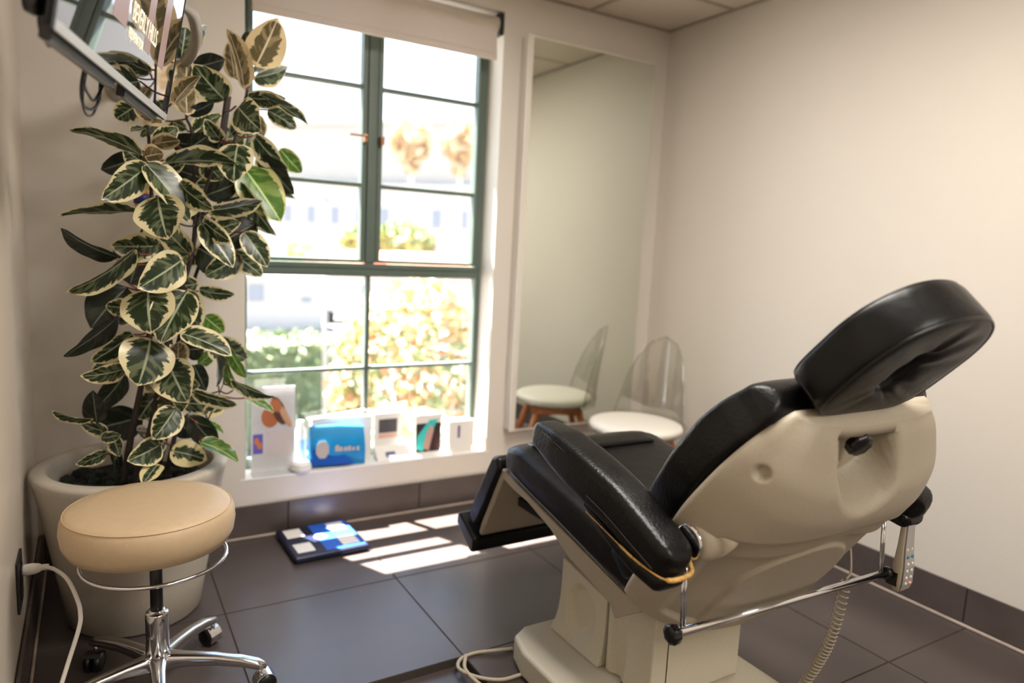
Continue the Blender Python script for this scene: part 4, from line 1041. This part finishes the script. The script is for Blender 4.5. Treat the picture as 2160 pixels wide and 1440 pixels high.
# ================================================================ FLOOR SCALE
FS = V((.785, 2.745, 0)); sc_ = thing('body_scale', FS, 'navy body scale with four white foot pads lying on the floor under the window', 'scale')
rz = Matrix.Rotation(math.radians(2), 4, 'Z')
def rbox(x0, y0, z0, x1, y1, z1):
    bm = BX(x0, y0, z0, x1, y1, z1); bm.transform(Matrix.Translation(FS) @ rz); return bm
obj('platform', rbox(-.15, -.15, .004, .15, .15, .030), M_navy, sc_, bevel=.010, seg=3)
o = obj('sunlit_half', rbox(-.02, -.135, .0302, .138, .135, .0312), M_navy_sunlit, sc_, bevel=.0005); o['label'] = 'sunlit half of the navy platform, painted bright blue'  # sunlight on the navy top, painted as a brighter blue sheet
for x in (-.095, .085):
    for y in (-.075, .075): obj('foot_pad', rbox(x - .035, y - .042, .0313, x + .035, y + .042, .0345), M_white, sc_, bevel=.006)
bm = LT([(.026, .0313), (.026, .034), (.022, .0345)], (-.005, 0, 0), 28); bm.transform(Matrix.Translation(FS) @ rz); obj('dial', bm, M_white, sc_)
for x in (-.12, .12):
    for y in (-.12, .12): obj('foot', rbox(x - .012, y - .012, .0005, x + .012, y + .012, .0042), M_dark, sc_)

# ================================================================ THINGS ON THE SILL
ZS = .2525
fl = thing('leaflet_stand', (.65, 3.0, ZS), 'clear stand holding a printed skin care leaflet at the left end of the sill', 'leaflet stand')
obj('card', BX(.556, 3.0, ZS, .735, 3.004, ZS + .365), M_white, fl, bevel=.001)
obj('holder', BXS([(.548, 2.992, ZS, .743, 2.994, ZS + .375), (.548, 2.930, ZS, .743, 2.992, ZS + .003)]), M_acrylic2, fl)
M_skin = mat('printed_orange', (206, 116, 66), .6); M_hair = mat('printed_brown', (96, 58, 42), .6); M_hair2 = mat('printed_tan', (226, 170, 126), .6)
M_pur = mat('printed_violet', (108, 92, 190), .6); M_or = mat('printed_amber', (232, 132, 58), .6); M_pink = mat('printed_rose', (236, 220, 212), .6)
def disc(c, rx, rz_, y, n=24, ang=0): 
    return PR([(c[0] + math.cos(2 * PI * k / n) * rx * math.cos(ang) - math.sin(2 * PI * k / n) * rz_ * math.sin(ang), c[1] + math.cos(2 * PI * k / n) * rx * math.sin(ang) + math.sin(2 * PI * k / n) * rz_ * math.cos(ang)) for k in range(n)], 'y', y, y + .0004)
pr_ = obj('print', disc((.632, ZS + .235), .036, .045, 2.9992), M_skin, fl)
obj('print', disc((.668, ZS + .26), .026, .065, 2.9988, ang=.35), M_hair, fl)
obj('print', disc((.694, ZS + .235), .014, .055, 2.9984, ang=.45), M_hair2, fl)
obj('print', disc((.655, ZS + .285), .022, .030, 2.9980, ang=.35), M_skin, fl)
obj('print', BX(.562, 2.9992, ZS + .08, .602, 2.9996, ZS + .165), M_pur, fl)
obj('print', disc((.577, ZS + .135), .010, .015, 2.9988), M_or, fl); obj('print', disc((.589, ZS + .115), .010, .016, 2.9986), M_or, fl)
obj('print', BX(.615, 2.9992, ZS + .06, .728, 2.9996, ZS + .175), M_pink, fl)

wb = thing('white_jar', (.742, 2.90, ZS), 'low white tub at the front of the sill beside the leaflet stand', 'tub')
V0 = V((.752, 2.955, ZS)); ORG[wb.name] = V0; wb.location = V0
obj('tub', LT([(.034, 0), (.042, .004), (.044, .020), (.040, .024)], V0, 32), M_white, wb, smooth=True); obj('lid', LT([(.041, .0241), (.042, .030), (.036, .036), (.01, .038)], V0, 32), M_white, wb, smooth=True)
tw = thing('white_tube', (.742, 3.02, ZS), 'tall white tube with a blue label between leaflet and blue box', 'tube')
V0 = V((.768, 3.035, ZS)); ORG[tw.name] = V0; tw.location = V0
obj('tube_body', LT([(.020, 0), (.022, .004), (.022, .16), (.016, .17), (.014, .18), (.014, .20)], V0, 28), M_white, tw, smooth=True)
obj('label', LT([(.0224, .03), (.0224, .12)], V0, 28, cap=False), mat('pale_blue', (150, 186, 240), .5), tw, smooth=True)

M_cy = mat('cyan_print', (0, 142, 206), .45, noise=.18, nscale=6); M_db = mat('deep_blue_print', (2, 84, 176), .45, noise=.2, nscale=5); M_sil = mat('silver_print', (184, 176, 168), .5)
bb = thing('blue_pouch', (.92, 2.92, ZS), 'bright blue pouch with silver emblem and lettering standing on the sill', 'pouch')
def qpanel(x0, x1, y0, y1, z0, z1, t):
    bm = bmesh.new(); RR = []
    for q in range(11):
        f = q / 10; z = z0 + (z1 - z0) * f; b_ = .016 * math.sin(PI * f) + .004
        RR.append([V((x0 + .004 * f, y0 - b_, z)), V(((x0 + x1) / 2, (y0 + y1) / 2 - b_ * 1.6, z)), V((x1 - .010 * f, y1 - b_, z - .010 * f)), V((x1 - .010 * f, y1 + b_, z - .010 * f)), V(((x0 + x1) / 2, (y0 + y1) / 2 + b_ * 1.4, z)), V((x0 + .004 * f, y0 + b_, z))])
    rings(bm, RR); return bm
obj('pouch_body', qpanel(.790, 1.035, 2.985, 2.955, ZS, ZS + .185, .03), M_cy, bb, bevel=.003)
xd = V((.245, -.03, 0)).normalized(); ndp = V((-.122, -.992, 0)).normalized()
def onp(a, z, off=.030): return V((.790, 2.985, ZS)) + xd * a + V((0, 0, z)) + ndp * off
def pquad(pts, off, m_, nm):
    bm = bmesh.new(); A_ = [bm.verts.new(onp(a, z, off)) for a, z in pts]; B_ = [bm.verts.new(onp(a, z, off + .0006)) for a, z in pts]
    bm.faces.new(A_); bm.faces.new(B_[::-1]); n_ = len(pts)
    for i in range(n_): bm.faces.new((A_[i], A_[(i + 1) % n_], B_[(i + 1) % n_], B_[i]))
    return obj(nm, bm, m_, bb)
pquad([(.012, .012), (.20, .012), (.15, .055), (.10, .05), (.05, .07), (.012, .09)], .0272, M_db, 'print')
pquad([(.055 + .030 * math.cos(k * PI / 4 + .39), .085 + .042 * math.sin(k * PI / 4 + .39)) for k in range(8)], .0325, M_sil, 'emblem')
for k, (w_, h_) in enumerate(((.018, .030), (.014, .022), (.016, .020), (.014, .024), (.012, .018), (.014, .020))):
    a_ = .108 + k * .0185; pquad([(a_, .074), (a_ + w_, .074 - .002), (a_ + w_, .074 + h_ - .004), (a_ + w_ * .5, .074 + h_), (a_, .074 + h_ - .006)], .0335, M_sil, 'lettering')
wbx = thing('white_box', (.95, 3.03, ZS), 'open white carton behind the blue pouch on the sill', 'box')
obj('carton', BX(.812, 3.012, ZS, 1.085, 3.052, ZS + .20), M_white, wbx, bevel=.002)
bm = bmesh.new(); prism(bm, [(.80, ZS + .201), (1.06, ZS + .225), (1.06, ZS + .228), (.80, ZS + .204)], 'y', 3.008, 3.052); obj('flap', bm, M_white, wbx)
pfm = thing('picture_frame', (1.16, 3.03, ZS), 'small white frame with a dark grey picture right of the blue pouch', 'picture frame')
obj('frame', BX(1.105, 3.03, ZS + .012, 1.235, 3.042, ZS + .205), M_white, pfm, bevel=.002); obj('stand_foot', BX(1.14, 3.0, ZS, 1.20, 3.045, ZS + .012), M_white, pfm)
obj('picture', BX(1.125, 3.0288, ZS + .11, 1.215, 3.0296, ZS + .175), mat('dark_print', (78, 74, 76), .5), pfm)
obj('print', BX(1.125, 3.0288, ZS + .085, 1.215, 3.0296, ZS + .106), mat('rose_print', (222, 176, 156), .5), pfm)
wh = thing('folded_card', (1.2, 2.97, ZS), 'white folded cards lying on the sill between the two small frames', 'cards')
obj('card', PR([(2.945, ZS + .0005), (3.005, ZS + .055), (3.010, ZS + .055), (3.012, ZS + .0005)], 'x', 1.095, 1.26), M_white, wh, bevel=.001)
obj('print', PR([(2.9575, ZS + .016), (2.9760, ZS + .033), (2.9755, ZS + .0336), (2.957, ZS + .0166)], 'x', 1.14, 1.185), mat('slate_print', (90, 96, 120), .5), wh)
tf = thing('photo_display', (1.36, 3.0, ZS), 'small upright display card with a teal and dark portrait print', 'display card')
obj('card', BX(1.29, 2.985, ZS, 1.425, 2.992, ZS + .19), M_white, tf, bevel=.001)
for pts, col, k in (([(1.294, .01), (1.42, .01), (1.42, .15), (1.294, .15)], (48, 36, 40), 0), ([(1.296, .03), (1.33, .012), (1.40, .16), (1.42, .168), (1.36, .165), (1.30, .09)], (60, 190, 186), 1),
                    ([(1.33, .03), (1.36, .015), (1.385, .12), (1.365, .14), (1.345, .10)], (190, 150, 140), 2), ([(1.375, .05), (1.40, .02), (1.415, .03), (1.40, .11)], (70, 30, 34), 3)):
    obj('print', PR([(a, ZS + b) for a, b in pts], 'y', 2.9842 - .0005 * k, 2.9846 - .0005 * k), mat('print_%d' % k, col, .5), tf)
we = thing('white_carton', (1.52, 3.0, ZS), 'white product carton at the right end of the sill', 'box')
obj('carton', BX(1.455, 2.96, ZS, 1.585, 3.02, ZS + .155), M_white, we, bevel=.002)
obj('print', BX(1.50, 2.9595, ZS + .07, 1.512, 2.96, ZS + .13), mat('plum_print', (96, 66, 128), .5), we)

# ================================================================ OUTSIDE
M_grd = mat('street_ground', (96, 94, 90), .9, noise=.08, nscale=.3)
M_fac = mat('pale_facade', (172, 166, 160), .9, noise=.03, nscale=.2); M_roofb = mat('pale_roof', (156, 150, 142), .9, noise=.04, nscale=.3)
M_wind = mat('far_window_glass', (120, 124, 132), .3); M_red = mat('terracotta', (196, 120, 92), .9)
ext = tag(obj('ground_outside', BX(-120, 3.6, -3.9, 200, 260, -3.5), M_grd), kind='structure')
P0 = V((47, 90, 0)); dl = V((-.66, .75, 0)).normalized(); dn = V((-.75, -.66, 0)).normalized()
bld = thing('white_building', (30, 110, -3.5), 'long pale two-storey building across the street beyond the window', 'building')
def fbox(k0, k1, n0, n1, z0, z1):
    bm = bmesh.new(); vs = [bm.verts.new(P0 + dl * k + dn * n_ + V((0, 0, z))) for z in (z0, z1) for n_ in (n0, n1) for k in (k0, k1)]
    for f in ((0, 2, 3, 1), (4, 5, 7, 6), (0, 1, 5, 4), (2, 6, 7, 3), (0, 4, 6, 2), (1, 3, 7, 5)): bm.faces.new([vs[i] for i in f])
    return bm
obj('wall', fbox(-30, 70, -18, 0, -3.5, 9.3), M_fac, bld); obj('upper_storey', fbox(-30, 70, -18, -.6, 9.3, 18.2), M_roofb, bld)
obj('cornice', fbox(-30, 70, -18, .5, 8.9, 9.5), M_fac, bld); obj('parapet', fbox(-30, 70, -18, -.3, 18.0, 18.6), M_roofb, bld)
for k in range(-4, 9):
    kk = k * 4.2 + 1.0
    for z in (3.4,):
        w_ = obj('window', fbox(kk, kk + 1.5, -.05, .06, z, z + 2.6), M_wind, bld); obj('window_surround', fbox(kk - .15, kk + 1.65, .07, .10, z - .3, z - .05), M_fac, w_)
    if k % 3 == 0: obj('door', fbox(kk, kk + 1.8, -.05, .06, -3.5, -.6), M_wind, bld)
lb = thing('white_annex', (8, 37, -3.5), 'low white flat-roofed annex left of the garden beyond the window', 'building')
obj('wall', BX(3.5, 36, -3.5, 10.3, 46, -.95), M_fac, lb); obj('roof_edge', BX(3.3, 35.8, -.95, 10.5, 46.2, -.75), M_fac, lb); obj('window', BX(6.55, 35.93, -2.0, 7.25, 36.02, -1.2), M_wind, lb)
obj('window', BX(10.0 - .9, 35.93, -2.05, 10.0 - .4, 36.02, -1.8), M_wind, lb)
rr_ = thing('red_roof_house', (17, 44, -3.5), 'low house with a terracotta roof right of the white annex', 'building')
obj('wall', BX(13.2, 44, -3.5, 24, 52, -1.0), M_fac, rr_); bm = bmesh.new(); prism(bm, [(43.4, -1.05), (52.6, -1.05), (48, .45)], 'x', 12.8, 24.4); obj('roof', bm, M_red, rr_)

def foliage(name, parent, c, rad, n, size, m_, seed, kind='stuff', flat=False):
    rd = random.Random(seed); bm = bmesh.new()
    for _ in range(n):
        d = V((rd.gauss(0, 1), rd.gauss(0, 1), rd.gauss(0, 1))).normalized(); r = rd.uniform(.55, 1) ** .6
        if flat: d = V((rd.uniform(-1, 1), rd.uniform(-1, 1), rd.uniform(-1, 1))); r = 1
        p = V(c) + V((d.x * rad[0], d.y * rad[1], d.z * rad[2])) * r; s = size * rd.uniform(.6, 1.3)
        a = V((rd.gauss(0, 1), rd.gauss(0, 1), rd.gauss(0, 1))).normalized(); b = a.orthogonal().normalized(); b = Quaternion(a, rd.uniform(0, 6.3)) @ b; c2 = a.cross(b)
        bm.faces.new([bm.verts.new(p + b * s), bm.verts.new(p + c2 * s * .55), bm.verts.new(p - b * s), bm.verts.new(p - c2 * s * .55)])
    o = obj(name, bm, m_, parent); o['kind'] = kind; return o
def fmat(name, a, b, c=None):
    M = mat(name, a, .7); t = M.node_tree; bs_ = t.nodes['Principled BSDF']
    geo = t.nodes.new('ShaderNodeNewGeometry'); rp_ = t.nodes.new('ShaderNodeValToRGB'); rp_.color_ramp.interpolation = 'CONSTANT'
    rp_.color_ramp.elements[0].color = lin(a); rp_.color_ramp.elements[1].color = lin(b); rp_.color_ramp.elements[1].position = .5
    if c: el = rp_.color_ramp.elements.new(.78); el.color = lin(c)
    t.links.new(geo.outputs['Random Per Island'], rp_.inputs[0]); t.links.new(rp_.outputs[0], bs_.inputs['Base Color']); return M
M_tree = fmat('tree_leaves', (112, 130, 80), (146, 158, 110)); M_hedge = fmat('hedge_leaves', (92, 104, 72), (122, 132, 96))
M_lime = fmat('shrub_leaves', (150, 168, 92), (186, 192, 120)); M_flow = fmat('garden_flowers', (140, 150, 104), (222, 204, 158), (212, 150, 122)); M_palm = fmat('palm_fronds', (206, 184, 150), (186, 156, 120)); M_trk = mat('palm_trunk', (196, 186, 172), .9)
def tree(c, rad, zb, label, m_, n, size, seed):
    t = thing('garden_tree', (c[0], c[1], zb), label, 'tree'); obj('trunk', TB([(c[0], c[1], zb), (c[0], c[1], c[2])], .15, 8), M_stem, t); foliage('crown', t, c, rad, n, size, m_, seed)
tree((22.2, 55, 1.0), (2.7, 2.4, 1.9), -3.5, 'round green tree in front of the far building', M_tree, 1500, .35, 1)
tree((17.8, 54, 1.3), (1.3, 1.3, 1.0), -3.5, 'small green tree seen beside the window mullion', M_tree, 600, .28, 2)
tree((14.2, 52, -.2), (2.6, 1.8, 1.1), -3.5, 'low yellow-green tree behind the white annex', M_lime, 1100, .28, 3)
for i, (x, z, lab) in enumerate(((28.8, 11.6, 'tall sunlit fan palm, the nearer to the window mullion of the pair'), (34.4, 11.9, 'tall sunlit fan palm at the right of the window'))):
    pm = thing('fan_palm', (x, 70, -3.5), lab, 'palm'); obj('trunk', TB([(x + .3, 70, -3.5), (x, 70, z)], [.28, .2], 8), M_trk, pm)
    foliage('fronds', pm, (x, 70, z), (2.1 - .3 * i, 2.0, 2.3 - .4 * i), 420, .6, M_palm, 20 + i); foliage('dead_fronds', pm, (x, 70, z - 2.2), (.9, .9, 1.2), 160, .4, M_palm, 30 + i)
hd = thing('clipped_hedge', (4, 16, -3.5), 'dark clipped hedge below the white annex', 'hedge')
obj('hedge_core', BX(2.6, 15.8, -3.5, 4.75, 17.4, -1.15), M_hedge, hd); foliage('hedge_leaves', hd, (3.68, 16.5, -2.3), (1.1, .95, 1.32), 3200, .10, M_hedge, 5, flat=True)
fb = thing('flowering_bush', (3.9, 9, -3.5), 'big flowering bush filling the lower right of the window', 'bush')
foliage('blossoms', fb, (4.05, 9.3, -.75), (1.35, .8, 1.5), 5200, .085, M_flow, 6); obj('bush_stem', TB([(4.0, 9.4, -3.5), (4.0, 9.4, -1.5)], .06, 8), M_stem, fb)
fb2 = thing('flowering_bush', (3.1, 7.7, -3.5), 'lower orange and green flowering bush in front of the hedge', 'bush')
foliage('blossoms', fb2, (3.1, 7.7, -1.55), (1.0, .5, .85), 2600, .08, M_flow, 7); obj('bush_stem', TB([(3.1, 7.7, -3.5), (3.1, 7.7, -2)], .05, 8), M_stem, fb2)
pl_ = thing('lamp_post', (4.04, 14, -3.5), 'slim pale grey post standing outside in front of the hedge', 'post')
obj('post', TB([(4.04, 14, -3.5), (4.0, 14, 2.0)], .05, 10), M_roofb, pl_, smooth=True); obj('finial', LT([(.05, 0), (.09, .05), (.09, .12), (.03, .18)], (4.0, 14, 2.0), 16), M_roofb, pl_, smooth=True)
def van(x, y, L_, H_, label, nm):
    v_ = thing(nm, (x, y, -3.5), label, 'vehicle'); z = -3.48
    obj('body', PR([(x - L_ / 2, z + .4), (x - L_ / 2, z + H_ * .9), (x - L_ * .4, z + H_), (x + L_ * .25, z + H_), (x + L_ * .36, z + H_ * .62), (x + L_ / 2, z + H_ * .55), (x + L_ / 2, z + .4)], 'y', y - .9, y + .9), M_white, v_, bevel=.06)
    for wx in (-.3, .3): obj('wheel', LT([(.2, 0), (.36, .02), (.36, .2), (.2, .22)], (x + wx * L_, y - .95, z + .36), 20, (0, 1, 0)), M_dark, v_)
    obj('windscreen', PR([(x + L_ * .262, z + H_ * .97), (x + L_ * .355, z + H_ * .64), (x + L_ * .15, z + H_ * .64), (x + L_ * .15, z + H_ * .97)], 'y', y - .93, y - .902), M_wind, v_)
van(21.6, 50, 4.6, 3.9, 'white van parked outside in front of the far building', 'white_van')
van(12.6, 40, 4.0, 2.3, 'white car parked by the low white annex', 'parked_car')
